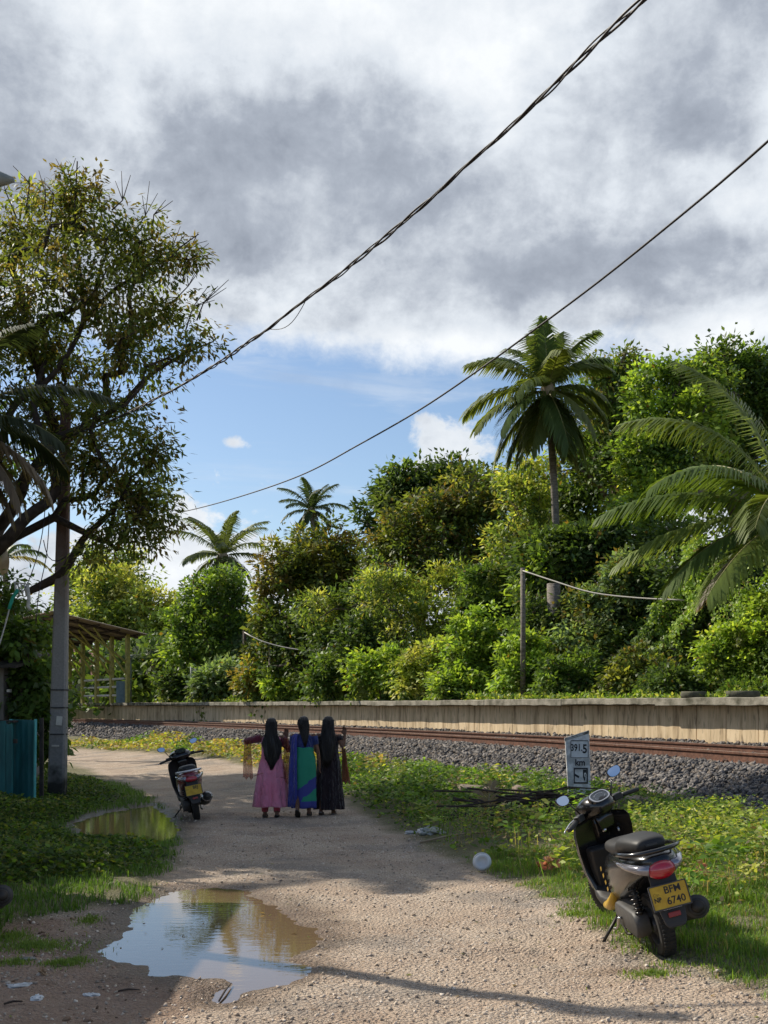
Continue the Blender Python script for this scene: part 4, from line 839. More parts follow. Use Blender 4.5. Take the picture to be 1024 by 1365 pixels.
# grass: right verge, left verge, tufts
GR_R = gp([(690, 1184), (745, 1206), (800, 1242), (850, 1280), (905, 1298), (960, 1320), (1024, 1342), (1180, 1354)]) + [(4.6, 6.0), (9, 6), (9, 12), (4, 12.5), (.8, 13)]
x, y = scatter(130000, .8, 6.0, 6.2, 13, 1.1); d = sdist(x, y, GR_R) + (vnoise(x * 5, y * 5) - .5) * .35; k = d > -.03 + .16 * rng.random(len(x)) ** 2; x, y, d = x[k], y[k], d[k]
bare = vnoise(x * 2.3 + 5, y * 2.3); k = (bare > .25) | (rng.random(len(x)) < .3); x, y, d = x[k], y[k], d[k]
blades(x, y, (.025 + .05 * rng.random(len(x)) + .06 * (vnoise(x * 3, y * 3) > .62)) * (.6 + .4 * smooth01(d / .3)), .006 * rng.uniform(.6, 1.4, len(x)), np.where((rng.random(len(x)) < .12)[:, None], pick(G_ST, len(x)), pick([(.15, .26, .045), (.20, .31, .06), (.11, .2, .035)], len(x))), 'verge_grass', 'short bright green grass under and beside the near scooter')
GR_L = gp([(-150, 1262), (0, 1242), (60, 1224), (150, 1208), (214, 1192), (208, 1176), (240, 1148), (236, 1120), (240, 1100), (205, 1064), (175, 1048), (90, 1016)]) + [(-16, 40), (-9, 12)]
x, y = scatter(120000, -9, -1.6, 8.2, 26, 1.6); d = sdist(x, y, GR_L) + (vnoise(x * 5, y * 5) - .5) * .3; pw = sdist(x, y, PUD2); pw = pw + fbm(x * 4, y * 4, 3) * .3; k = (d > .1 * rng.random(len(x))) & (pw < -.02) & (vnoise(x * 2.1, y * 2.1) > .2); x, y, d = x[k], y[k], d[k]
blades(x, y, .03 + .07 * rng.random(len(x)), .009 * rng.uniform(.6, 1.4, len(x)), pick([(.10, .20, .035), (.15, .25, .05), (.08, .15, .03)], len(x)), 'yard_grass', 'green grass strip at the left side of the lane')
tx, ty = [], []
for cx_, cy_, rx_, ry_, nn in [(45, 1262, 70, 9, 2600), (120, 1228, 16, 6, 700), (80, 1285, 30, 5, 900), (15, 1250, 30, 8, 1300), (20, 1284, 22, 5, 600), (100, 1282, 20, 4, 500), (870, 1305, 40, 6, 900), (770, 1225, 30, 7, 900)]:
    c = G(cx_, cy_); rr_ = rx_ / F * c[1]; ry2 = (G(cx_, cy_ - ry_)[1] - c[1]); a = rng.uniform(0, 6.28, nn); q = np.abs(rng.normal(0, .62, nn)) * (.6 + .7 * vnoise(a * 1.3 + cx_, a * .7)); tx.append(c[0] + np.cos(a) * q * rr_); ty.append(c[1] + np.sin(a) * q * ry2)
x, y = np.concatenate(tx), np.concatenate(ty); k = rng.random(len(x)) < .75
blades(x[k], y[k], .015 + .03 * rng.random(k.sum()), .006 * rng.uniform(.6, 1.4, k.sum()), pick([(.15, .24, .05), (.2, .28, .06)], k.sum()), 'grass_tufts', 'small grass tufts on the bare earth of the lane')
# weeds growing between the platform edge and creepers
x, y = [], []
ll_ = rng.uniform(14, 75, 26000); so_ = PLAT_S + .35 + 1.6 * rng.random(26000) ** 1.5; bxx = np.interp(ll_, TL, TR[:, 0]) + np.interp(ll_, TL, TN[:, 0]) * so_; byy = np.interp(ll_, TL, TR[:, 1]) + np.interp(ll_, TL, TN[:, 1]) * so_
hz = PLATZ - .03 + (.04 + .35 * vnoise(bxx * .9, byy * .9) ** 2) * rng.random(26000); k = vnoise(bxx * .6 + 8, byy * .6) > .42; bxx, byy, hz = bxx[k], byy[k], hz[k]; n = len(bxx)
V_, F_ = leaves_geo(np.stack([bxx, byy, hz], 1), rng.normal(0, 1, (n, 3)), unit(rng.normal(0, .5, (n, 3)) + [-.2, -.2, .8]), rng.uniform(.06, .14, n), rng.uniform(.04, .08, n))
tag(npmesh('platform_weeds', V_, F_, M_LEAF, None, np.repeat(np.clip(pick(G_GR + G_LIME, n), .01, .6), 4, 0)), 'green weeds growing on top of the platform', 'weeds', None, 'stuff')

# ---------------------------------------------------------------- shelter on the platform
M_YEL = mat('yellow_green_paint', (.34, .30, .07), (.20, .18, .05), 7, .6, bump=.1)
M_TIN = mat('weathered_tin', (.30, .24, .18), (.17, .13, .10), 5, .7, bump=.3, stretch=(1, 8, 1))
M_WHITE = mat('white_paint', (.62, .60, .54), (.45, .43, .38), 6, .6)
p0 = np.array([-11.75, 55.0]); j = int(((TR - p0) ** 2).sum(1).argmin()); T_ = TT[j]; Nn = TN[j]
sh = empty('platform_shelter', (p0[0], p0[1], PLATZ - .02), 0, 'open waiting shelter with yellow green steel posts and tilted tin roof', 'waiting shelter')
u = lambda a, b, z: (T_[0] * a + Nn[0] * b, T_[1] * a + Nn[1] * b, z)     # a along the track, b away from it
for i in range(5):
    a = i * 2.15; MB().tube([u(a, 0, 0), u(a, 0, 3.15)], .12, 4).build('post', M_YEL, sh)
    for zz, bb in ((1.85, -2.3), (1.3, -1.6)) if i < 4 else ((1.85, -2.3),):
        MB().tube([u(a, -.05, zz), u(a, bb, 3.15 + .2 * -bb * .82)], .055, 4).build('brace', M_YEL, sh)
    MB().tube([u(a, .5, 3.0), u(a, -3.5, 3.15 + .68)], .06, 4).build('rafter', M_DARKBARK, sh)
for b_ in (.35, -.6, -1.55, -2.5, -3.4):
    MB().tube([u(-.6, b_, 3.16 - b_ * .2), u(9.2, b_, 3.16 - b_ * .2)], .045, 4).build('purlin', M_DARKBARK, sh)
rings = []
for q in range(120):
    a = -.8 + 10.2 * q / 119; w = .025 * math.sin(q * 1.6)
    rings.append([u(a, .65, 3.10 + w), u(a, -3.75, 3.98 + w), u(a, -3.75, 4.005 + w), u(a, .65, 3.125 + w)])
MB().loft(rings).build('roof', M_TIN, sh)
for zz in (.35, .75, 1.12): MB().tube([u(.5, .0, zz), u(6.2, .0, zz)], .05, 4).build('rail', M_WHITE, sh)
MB().box(u(.5, -.1, .5), (.45, .3, 1.0)).build('bench_end', mat('blue_grey_paint', (.08, .13, .16), (.12, .18, .2), 6), sh, bevel=.02)

# house with red roof behind the shelter
M_RED = mat('red_tin_roof', (.42, .14, .12), (.30, .12, .10), 3, .6, stretch=(6, 1, 1)); M_WALL = mat('pale_wall', (.52, .52, .46), (.4, .4, .35), 3, .9)
hs = empty('small_house', (*P(115, 935, 72)[:2], 1.3), 0, 'small pale house with a red metal roof behind the platform shelter', 'house')
MB().box((-.2, 1.5, 1.0), (1.9, 3, 2.2)).build('wall', M_WALL, hs)
mb = MB(); nn = 20; rg = []
for q in range(nn + 1):
    xx = -.9 + 2.6 * q / nn; rg.append([(xx - .5, 1.4, 3.9 + .03 * (q % 2)), (xx + .25, -.3, 2.1 + .03 * (q % 2)), (xx + .25, -.3, 2.06 + .03 * (q % 2)), (xx - .5, 1.4, 3.86 + .03 * (q % 2))])
mb.loft(rg); mb.build('roof', M_RED, hs)
MB().box((.2, -.03, .9), (.5, .06, 1.9)).build('door', mat('pale_door', (.6, .62, .6)), hs)
hs2 = empty('small_house', (*P(252, 925, 82)[:2], 1.3), 0, 'distant house with pinkish roof half hidden in the dark bushes', 'house')
MB().box((0, 1.5, .9), (3.6, 2.6, 1.8)).build('wall', M_WALL, hs2)
MB().add([(-2.2, -.2, 1.9), (2.2, -.2, 1.9), (2.0, 1.4, 2.5), (-2.0, 1.4, 2.5), (-2.2, -.2, 1.82), (2.2, -.2, 1.82), (2.0, 1.4, 2.42), (-2.0, 1.4, 2.42)], [(0, 1, 2, 3), (7, 6, 5, 4), (0, 4, 5, 1), (1, 5, 6, 2), (2, 6, 7, 3), (3, 7, 4, 0)]).build('roof', mat('pink_roof', (.5, .32, .28), (.4, .26, .22), 4), hs2)

# posts along the platform
M_POLEG = mat('grey_post_paint', (.16, .19, .19), (.24, .26, .25), 5, .6)
def plat_post(x, ytop, Y, r, label, name='platform_post', m=None, cat='post', cap=False):
    Y0 = Y; Y *= behind(x, Y, .35); r *= Y / Y0; b = P(x, 0, Y); z0 = PLATZ - .05 if Y < 66 else float(ground_z(b[0], b[1])); h = CAMZ - (ytop - HY) / F * Y - z0; e = empty(name, (b[0], b[1], z0), 0, label, cat)
    MB().tube([(0, 0, 0), (.01, 0, h * .5), (0, 0, h)], [r, r * .95, r * .85], 8).build('shaft', m or M_POLEG, e, True)
    MB().lathe([(r * 1.7, 0), (r * 1.7, .05), (r * 1.05, .09)], n=10).build('foot', M_CONC, e)
    if cap: MB().lathe([(r * 1.6, h - .12), (r * 1.6, h), (r * .4, h + .05)], n=10).build('cap', m or M_POLEG, e)
    return e
plat_post(172, 874, 57, .13, 'thick grey steel post just right of the shelter', cap=True)
plat_post(255, 888, 54, .055, 'thin grey stake left of the round tree foot')
plat_post(99, 888, 60, .09, 'dark thin post left of the red roofed house')
plat_post(326, 841, 47, .08, 'dark wooden post holding the sagging white wire at its top', m=M_DARKBARK)
plat_post(697, 757, 33, .075, 'grey slim wooden post holding the long white wire', m=M_PALMBARK)
def stump(x, ytop, Y, r, label):
    X, YY, z = gb(x, Y); h = CAMZ - (ytop - HY) / F * Y - z; e = empty('palm_stump', (X, YY, z), 0, label, 'stump')
    MB().tube([(0, 0, 0), (.03, 0, h * .5), (.0, 0, h)], [r * 1.1, r, r * .95], 10).build('trunk', M_PALMBARK, e, True)
stump(738, 778, 35.5, .21, 'grey broken palm stump below the central palm')
# pale wires
M_WIREW = mat('pale_wire', (.50, .47, .42), None); M_WIRE = mat('black_cable', (.018, .012, .014), (.03, .022, .024), 30, .5)
def wire(pts, r, name, label, m, cat='wire'):
    w = catmull([P(*p) for p in pts], .3); o = MB().tube(w, r, 6).build(name, m, None, True); return tag(o, label, cat)
wire([(326, 843, 47), (345, 853, 46.5), (375, 862, 46), (410, 867, 45.5), (450, 866, 45), (485, 868, 44.5)], .022, 'slack_wire', 'pale slack wire running right from the dark wooden post', M_WIREW)
wire([(695, 760, 33), (740, 775, 32), (790, 790, 31), (850, 797, 30), (912, 800, 29)], .020, 'slack_wire', 'long pale wire sagging from the grey post under the palm fronds', M_WIREW)
# flat round slabs lying on the platform edge
def tyre_ring(x, y, Y, r, label):
    c = P(x, y, Y); e = empty('old_tyre', (c[0], c[1], PLATZ), 0, label, 'tyre')
    MB().lathe([(r * .55, .0), (r * .92, .0), (r, .04), (r, .10), (r * .92, .14), (r * .6, .14), (r * .52, .10), (r * .52, .03)], n=28, cap=False).build('casing', mat('dusty_rubber', (.05, .05, .035), (.11, .105, .07), 9, .9, bump=.4), e, True)
tyre_ring(925, 928, 24.8, .27, 'smaller of two low round tyres lying on the platform edge'); tyre_ring(990, 928, 24.0, .34, 'larger of two low round tyres lying on the platform edge')

# ---------------------------------------------------------------- concrete pole, cables
PB = G(76, 1068); pole = empty('concrete_pole', (PB[0], PB[1], 0), 0, 'tall grey concrete utility pole leaning slightly beside the lane', 'utility pole')
pt = P(88, 530, PB[1]) - PB; h = pt[2]
def pole_mat():
    m, nt, N, L, b = nodes_of('pole_concrete'); setp(b, .85, 0, .3); tc = N.new('ShaderNodeTexCoord'); sep = N.new('ShaderNodeSeparateXYZ'); L.new(tc.outputs['Object'], sep.inputs[0])
    n = N.new('ShaderNodeTexNoise'); n.inputs['Scale'].default_value = 5; n.inputs['Detail'].default_value = 8; L.new(tc.outputs['Object'], n.inputs['Vector'])
    a = N.new('ShaderNodeMath'); a.operation = 'MULTIPLY_ADD'; L.new(n.outputs[0], a.inputs[0]); a.inputs[1].default_value = 1.6; L.new(sep.outputs[2], a.inputs[2])
    r = N.new('ShaderNodeValToRGB'); e = r.color_ramp.elements; mr = N.new('ShaderNodeMapRange'); L.new(a.outputs[0], mr.inputs[0]); mr.inputs[1].default_value = 0; mr.inputs[2].default_value = 8; L.new(mr.outputs[0], r.inputs[0])
    e[0].position = .13; e[0].color = (.035, .035, .03, 1); e[1].position = .95; e[1].color = (.13, .075, .06, 1)
    for p, c in ((.19, (.24, .235, .23)), (.50, (.27, .255, .245)), (.66, (.17, .11, .09))): k = e.new(p); k.color = (*c, 1)
    n2 = N.new('ShaderNodeTexNoise'); n2.inputs['Scale'].default_value = 30; n2.inputs['Detail'].default_value = 4; L.new(tc.outputs['Object'], n2.inputs['Vector']); mr2 = N.new('ShaderNodeMapRange'); L.new(n2.outputs[0], mr2.inputs[0]); mr2.inputs[3].default_value = .7; mr2.inputs[4].default_value = 1.3
    mx = N.new('ShaderNodeMixRGB'); mx.blend_type = 'MULTIPLY'; mx.inputs[0].default_value = 1; L.new(r.outputs[0], mx.inputs[1]); L.new(mr2.outputs[0], mx.inputs[2]); L.new(mx.outputs[0], b.inputs['Base Color'])
    bp = N.new('ShaderNodeBump'); bp.inputs['Strength'].default_value = .5; bp.inputs['Distance'].default_value = .01; L.new(n2.outputs[0], bp.inputs['Height']); L.new(bp.outputs[0], b.inputs['Normal']); return m
rings = []
for q in range(15):
    f = q / 14; w = .155 - .075 * f; d_ = .12 - .05 * f; c = pt * f; c[2] = h * f
    if q == 0: c[2] = -.3
    ch = w * .25; rings.append([(c[0] + a, c[1] + b_, c[2]) for a, b_ in ((-w, -d_ + ch), (-w + ch, -d_), (w - ch, -d_), (w, -d_ + ch), (w, d_ - ch), (w - ch, d_), (-w + ch, d_), (-w, d_ - ch))])
MB().loft(rings).build('shaft', pole_mat(), pole)
for zz in (.30, .42, .50):
    f = zz * 3.9 / h; MB().lathe([(.165, zz * 3.9), (.168, zz * 3.9 + .012), (.165, zz * 3.9 + .024)], c=(pt[0] * f, 0, 0), n=8, cap=False).build('wire_band', M_BLACKM, pole)
MB().box((.075, -.135, 1.42), (.10, .012, .16), (0, .1, .05)).build('paper_notice', M_WHITE, pole)
MB().box((.01, -.14, .98), (.13, .01, .03)).build('paint_mark', M_WHITE, pole)
MB().box((.10, -.02, h - .45), (.05, .1, .3)).build('pole_clamp', M_BLACKM, pole)
# the twisted service cable, three strands wound together
cab = empty('twisted_cable', tuple(P(95, 580, 20.8)), 0, 'thick twisted black cable rising to the upper right from the pole', 'cable')
px_ = [(92, 582), (150, 560), (215, 528), (260, 503), (300, 478), (352, 442), (400, 405), (445, 372), (490, 335), (555, 282), (620, 222), (680, 170), (740, 112), (800, 52), (862, -4), (900, -44)]
pd_ = np.concatenate([[0], np.cumsum([math.hypot(px_[i + 1][0] - px_[i][0], px_[i + 1][1] - px_[i][1]) for i in range(len(px_) - 1)])]); tot = pd_[-1]
line = catmull([P(x, y, 1 / ((1 - d / tot) / 20.6 + d / tot / 6.6)) for (x, y), d in zip(px_, pd_)], .05); dv_ = line[-1] - line[-8]; dv_ /= np.linalg.norm(dv_); line = np.concatenate([line, [line[-1] + dv_ * .05 * q + np.array([0, 0, .00001]) * q * q for q in range(1, 420)]]); co = np.array(cab.location)
Ln = np.concatenate([[0], np.cumsum(np.linalg.norm(np.diff(line, axis=0), axis=1))]); tg = unit(np.gradient(line, axis=0)); sdv = unit(np.cross(tg, [0, 0, 1.])); upv = np.cross(sdv, tg)
for k_ in range(3):
    ph = Ln * 5.2 + k_ * 2.094 + .8 * np.sin(Ln * .9); rad = .011 + .006 * np.sin(Ln * 1.7 + k_); w = line + sdv * (np.cos(ph) * rad)[:, None] + upv * (np.sin(ph) * rad)[:, None]
    MB().tube(w - co, [.0085, .0085, .006][k_], 6).build('strand', M_WIRE, cab, True)
i0, i1 = int(np.argmin(np.abs(line[:, 0] - P(352, 0, 12.2)[0]))), int(np.argmin(np.abs(line[:, 0] - P(404, 0, 11.3)[0])))
a_, b_ = line[i0], line[i1]; lp = [a_ + (b_ - a_) * q / 12 + np.array([.02, 0, -.11]) * math.sin(math.pi * q / 12) for q in range(13)]
MB().tube(np.array(lp) - co, .004, 5).build('loose_loop', M_WIRE, cab, True)
w2 = [(195, 690), (240, 683), (310, 665), (400, 634), (480, 592), (560, 546), (640, 492), (720, 434), (800, 374), (880, 310), (960, 244), (1024, 188), (1090, 128)]
wl = catmull([P(x, y, 1 / ((1 - i / 12) / 42 + (i / 12) / 9.5)) for i, (x, y) in enumerate(w2)], .3); dw_ = (wl[-1] - wl[-4]) / np.linalg.norm(wl[-1] - wl[-4]); wl = np.concatenate([wl, [wl[-1] + dw_ * q for q in range(1, 26)]])
tag(MB().tube(wl, .012, 6).build('overhead_wire', M_WIRE, None, True), 'thin single overhead wire crossing the sky behind the twisted cable', 'wire')
for i, (pp, lab) in enumerate([([(62, 650, 19.8), (58, 700, 19.6), (50, 740, 19.5), (38, 775, 19.4), (30, 790, 19.4)], 'thin black wire looping from the limb to the bracket left of the pole'), ([(66, 690, 19.8), (62, 740, 19.7), (52, 790, 19.6), (48, 830, 19.6)], 'thin wire hanging straight down left of the pole'), ([(58, 720, 19.9), (64, 742, 19.9), (76, 748, 19.9), (88, 742, 20)], 'short loop of thin wire touching the pole')]):
    tag(MB().tube(catmull([P(*p) for p in pp], .1), .008, 5).build('service_wire', M_WIRE, None, True), lab, 'wire')
# bracket with insulators and a green sleeve
bk = empty('insulator_bracket', tuple(P(28, 790, 19.4)), 0, 'white insulator bracket hanging left of the concrete pole', 'bracket')
for q in range(5): MB().tube([(-.10 + q * .05, 0, .16 - q * .01), (-.08 + q * .055, 0, -.05)], .012, 6).build('insulator', M_WHITE, bk, True)
MB().tube([(-.12, 0, .17), (.14, 0, .13)], .014, 6).build('bar', M_WHITE, bk); MB().tube([(.10, 0, .12), (.13, 0, -.10), (.11, 0, -.22), (.16, 0, -.28)], .03, 8).build('hook', M_WHITE, bk, True)
hose = tag(MB().tube(catmull([P(26, 782, 19.4), P(16, 800, 19.4), P(10, 822, 19.3), P(2, 850, 19.2), P(-8, 880, 19.1)], .1), .012, 6).build('drop_wire', M_WIREW, None, True), 'pale drop wire with a green sleeve running to the hut', 'wire')
MB().tube(catmull([P(24, 786, 19.39), P(17, 797, 19.39), P(12, 812, 19.34)], .1), .03, 8).build('green_sleeve', mat('green_plastic', (.02, .32, .22), None), hose, True)
# street lamp head poking in at the far left
lh = empty('street_lamp', (-4.75, 10.45, 0), 0, 'street lamp head reaching in at the upper left edge', 'street lamp')
q1 = P(19, 240, 10.45) - np.array(lh.location); ha = q1 * (.0, 0, 1)
MB().tube([(0, 0, -.3), (0, 0, 3), (0, 0, 6.35)], [.115, .10, .085], 12).build('mast', M_POLEG, lh, True)
MB().tube([(0, 0, 5.7), (.35, 0, 5.95), (q1[0] * .62, 0, q1[2] - .03)], .028, 8).build('arm', M_POLEG, lh, True)
MB().tube([(q1[0] * .58, 0, q1[2] - .03), (q1[0] * .66, 0, q1[2]), (q1[0] * .92, 0, q1[2] + .01), tuple(q1)], [.03, .075, .065, .02], 10).build('housing', M_POLEG, lh, True)
MB().ell((q1[0] * .80, 0, q1[2] - .05), (.17, .055, .035)).build('cover', M_WHITE, lh, True)

# ---------------------------------------------------------------- hut and teal gate at the left edge
M_TEAL = mat('teal_sheet', (.008, .085, .09), (.02, .15, .16), 3, .5, stretch=(3, 3, .6), bump=.15, det=8); M_TEALL = mat('teal_edge', (.10, .42, .42), (.07, .33, .33), 6, .5)
M_GREYW = mat('grey_planks', (.075, .07, .065), (.15, .14, .13), 4, .85, stretch=(4, 4, .5)); M_DKTIMBER = mat('dark_timber', (.03, .025, .022), (.06, .05, .045), 6, .8)  # dark brown timber tone, also used on the hut roof
gx0 = G(32, 1075); gt = empty('sheet_gate', (gx0[0], gx0[1], 0), 0, 'teal painted metal sheet gate leaf standing in the weeds', 'gate')
k = gx0[1] / F; rg = []
for q in range(25):
    f = q / 24; xx = -16 * k + 33 * k * f; rg.append([(xx, -.05 * f + .004 * math.sin(f * 26), .0), (xx, -.05 * f + .004 * math.sin(f * 26), 1.46 - .02 * f), (xx, -.05 * f + .004 * math.sin(f * 26) + .01, 1.46 - .02 * f), (xx, -.05 * f + .004 * math.sin(f * 26) + .01, 0)])
MB().loft(rg).build('sheet', M_TEAL, gt)
for xx, lean in ((-16 * k, .05), (17 * k, .02)): MB().tube([(xx - lean, -.07, .0), (xx, -.07, 1.46)], .026, 4).build('frame_upright', M_TEALL, gt)
MB().box((.28, .05, .73), (.06, .06, 1.5)).build('gate_post', M_DKTIMBER, gt)
g2 = empty('board_fence', tuple(G(0, 1078)), 0, 'dark weathered board fence left of the teal gate', 'fence')
for q in range(7): MB().box((-.55 + q * .115, .05 + .01 * (q % 2), .70 + .03 * (q % 3)), (.105, .025, 1.35)).build('board', M_GREYW if q < 5 else M_TEAL, g2)
MB().box((-.2, .09, 1.1), (.9, .04, .07)).build('rail', M_DKTIMBER, g2)
mbx = empty('meter_box', tuple(P(5, 972, 19.9)), 0, 'pale blue grey box fixed on the board fence top', 'box')
MB().box((0, 0, 0), (.14, .1, .22)).build('case', mat('bluegrey_box', (.22, .30, .36), (.15, .2, .25), 8), mbx, bevel=.01); MB().box((.02, -.055, .0), (.07, .02, .16)).build('lid', M_WHITE, mbx, bevel=.004); MB().box((-.05, .02, .14), (.5, .3, .03), (0, .05, 0)).build('hood', M_DKTIMBER, mbx)
hx = P(-40, 930, 21.5); hut = empty('roadside_hut', (hx[0], hx[1], 0), 0, 'low grey hut with a dark overhanging roof at the left edge', 'hut')
MB().box((-.9, 1.2, 1.15), (3.0, 2.4, 2.5)).build('wall', mat('grey_render', (.17, .15, .14), (.24, .22, .20), 3, .9), hut)
rg = []
for q in range(31):
    xx = -2.8 + 3.72 * q / 30; rg.append([(xx, -.35, 2.38 - .04 * q / 30 + .02 * (q % 2)), (xx, 2.6, 2.75 + .02 * (q % 2)), (xx, 2.6, 2.8 + .02 * (q % 2)), (xx, -.35, 2.43 - .04 * q / 30 + .02 * (q % 2))])
MB().loft(rg).build('roof', M_DKTIMBER, hut); MB().box((.72, -.06, 1.95), (.05, .12, .05)).build('lamp_bracket', M_WHITE, hut)
# unseen building added beyond the left edge so its roof shades the lower left
sp2 = empty('unseen_building', (-6.0, 9.2, 0), 0, 'unseen building added outside the left edge to shade the lower left corner', 'unseen_building')
MB().box((-.4, .3, 1.35), (3.0, 4.6, 2.7)).build('wall', M_WALL, sp2); MB().box((.0, .2, 2.82), (4.0, 5.4, .1), (0, .06, 0)).build('roof', M_TIN, sp2); MB().box((1.12, -.4, 1.0), (.05, .9, 2.0)).build('door', M_TEAL, sp2)

# ---------------------------------------------------------------- kilometre stone
def text_mesh(txt, size, m, name, parent, loc, rot=(R(90), 0, 0), bold=0.0, sx=1.0, align='CENTER', ext=.0015):
    cu = bpy.data.curves.new(name, 'FONT'); cu.body = txt; cu.size = size; cu.align_x = align; cu.align_y = 'CENTER'; cu.extrude = ext; cu.offset = bold; cu.resolution_u = 4
    tmp = bpy.data.objects.new('tmp', cu); COL.objects.link(tmp); dg = bpy.context.evaluated_depsgraph_get(); me = bpy.data.meshes.new_from_object(tmp.evaluated_get(dg)); bpy.data.objects.remove(tmp)
    me.materials.clear(); o = link(me, name, m, parent); o.location = loc; o.rotation_euler = rot; o.scale = (sx, 1, 1); return o
M_STW = mat('chipped_whitewash', (.72, .72, .72), (.42, .42, .42), 9, .85, bump=.4, bscale=35, lo=.42, hi=.62, det=9); M_STB = mat('weathered_edge', (.10, .095, .085), (.42, .42, .42), 14, .9, bump=.5, lo=.4, hi=.55, det=9); M_INK = mat('black_lettering', (.015, .015, .018), (.05, .05, .055), 40, .8)
kY = 17.2; kb = P(772, 1090, kY); kg = float(ground_z(kb[0], kb[1])); ks = empty('kilometre_stone', (kb[0], kb[1], kg), R(-6), 'slanted white kilometre stone reading 391.5 km on the ballast edge', 'kilometre post')
pxm = kY / F; topL = CAMZ - (985 - HY) * pxm - kg; topR = CAMZ - (974.5 - HY) * pxm - kg; tl = -.012
w0, w1 = -.175, .185
def yb(x, z, d): return (x + tl * z * -1.2, d, z)
face = [(w0 + .035, -.1), (w1 - .01, -.1), (w1 - .045, topR), (w0 - .025, topL)]
vs = [(x, -.06, z) for x, z in face] + [(x, .07, z) for x, z in face]
MB().add(vs, [(0, 1, 2, 3), (7, 6, 5, 4), (0, 4, 5, 1), (1, 5, 6, 2), (2, 6, 7, 3), (3, 7, 4, 0)]).build('stone', M_STW, ks, bevel=.012)
MB().add([(w0 - .03, -.068, topL - .03), (w1 - .04, -.068, topR - .03), (w1 - .045, -.068, topR + .012), (w0 - .03, -.068, topL + .012), (w0 - .03, .075, topL - .03), (w1 - .04, .075, topR - .03), (w1 - .045, .075, topR + .012), (w0 - .03, .075, topL + .012)], [(0, 1, 2, 3), (7, 6, 5, 4), (0, 4, 5, 1), (1, 5, 6, 2), (2, 6, 7, 3), (3, 7, 4, 0)]).build('stained_cap', M_STB, ks, bevel=.006)
zc = lambda yp: CAMZ - (yp - HY) * pxm - kg
MB().box((.004, -.0625, zc(998.5)), (.235, .006, .235)).build('number_panel', mat('number_panel_paint', (.72, .73, .74), (.55, .56, .58), 12, .8), ks)
for dx, dz, w_, h_ in ((0, .12, .24, .012), (-.122, 0, .007, .24), (.0, -.12, .24, .006), (.122, 0, .007, .24)): MB().box((.004 + dx, -.067, zc(998.5) + dz), (w_, .006, h_)).build('panel_border', M_INK, ks)
text_mesh('391.', .135, M_INK, 'numeral', ks, (-.038, -.068, zc(996.8)), bold=.0035, sx=.72); text_mesh('5', .175, M_INK, 'numeral', ks, (.078, -.068, zc(998.6)), bold=.005, sx=.78); text_mesh('km', .13, M_INK, 'unit_lettering', ks, (.012, -.064, zc(1016.5)), bold=.003, sx=.9)
bx_, bz_ = .022, zc(1034)
for dx, dz, w_, h_ in ((0, .105, .20, .02), (-.092, 0, .016, .20), (.0, -.10, .20, .022), (.090, 0, .018, .20)): MB().box((bx_ + dx, -.063, bz_ + dz), (w_, .007, h_)).build('worn_frame', M_INK, ks)
MB().add([(bx_ - .08, -.0625, bz_ + .03), (bx_ - .02, -.0625, bz_ - .005), (bx_ - .03, -.0625, bz_ - .035), (bx_ - .085, -.0625, bz_ + .0)], [(0, 1, 2, 3)]).build('worn_mark', M_INK, ks)
MB().add([(bx_ + .03, -.0625, bz_ + .09), (bx_ + .08, -.0625, bz_ + .09), (bx_ + .08, -.0625, bz_ + .03), (bx_ + .055, -.0625, bz_ - .08), (bx_ + .03, -.0625, bz_ - .02)], [(0, 1, 2, 3, 4)]).build('worn_mark', M_INK, ks)
text_mesh('0', .09, M_STW, 'worn_numeral', ks, (bx_ + .062, -.066, bz_ + .01), bold=.003, sx=.7)

# ---------------------------------------------------------------- small things lying about
def onp(x, y): c = G(x, y); c[2] = float(ground_z(c[0], c[1])); return c
M_PLAST = mat('milky_plastic', (.62, .64, .66), (.5, .52, .54), 6, .3, spec=.5)
c = onp(643, 1166); ld_ = empty('plastic_tub_lid', tuple(c), 0, 'round milky plastic tub lid lying at the lane edge', 'plastic lid'); s_ = c[1] / F
lm = MB(); lm.lathe([(.001, .0), (.045, .0), (.05, .012), (.075, .014), (.085, -.004), (.088, -.03)], n=28, cap=False); lo_ = lm.build('disc', M_PLAST, ld_, True); lo_.rotation_euler = (R(75), 0, R(-5)); lo_.location = (0, 0, .10)
MB().tube([(math.cos(a) * .088, 0, math.sin(a) * .088) for a in np.linspace(0, 6.283, 30)], .007, 6).build('rim', M_PLAST, ld_, True); ld_.children[-1].rotation_euler = (R(-15), 0, R(-5)); ld_.children[-1].location = (0, .028, .10)
def crumple(x, y, r, label, m, name='plastic_bag', cat='litter', flat=.35):
    c = onp(x, y); mb = MB(); mb.ell((0, 0, 0), (r, r * .7, r * flat), 14, 8); mb.v = [tuple(np.array(v) * (1 + rng.normal(0, .22))) for v in mb.v]
    o = mb.build(name, m, None); o.location = (c[0], c[1], c[2] + r * flat * .5); o.rotation_euler = (0, 0, rng.uniform(0, 3)); return tag(o, label, cat)
M_BAG = mat('plastic_bag', (.55, .56, .57), (.35, .36, .37), 15, .35)
crumple(573, 1121, .16, 'crumpled white plastic bag at the weed edge behind the lid', M_BAG); crumple(548, 1116, .08, 'small grey scrap beside the white plastic bag', M_BAG, 'scrap')
crumple(50, 1331, .045, 'small bright white crumpled wrapper in the lower left mud', M_PLAST, 'wrapper'); crumple(28, 1312, .07, 'grey torn wrapper left of the bright white wrapper', M_BAG, 'wrapper', flat=.12); crumple(122, 1318, .05, 'pale flattened plastic piece right of the wrappers', M_BAG, 'wrapper', flat=.15)
crumple(38, 1279, .055, 'thin grey flat stone in the shade of the lower left', M_CONC, 'flat_stone', 'stone', .2)
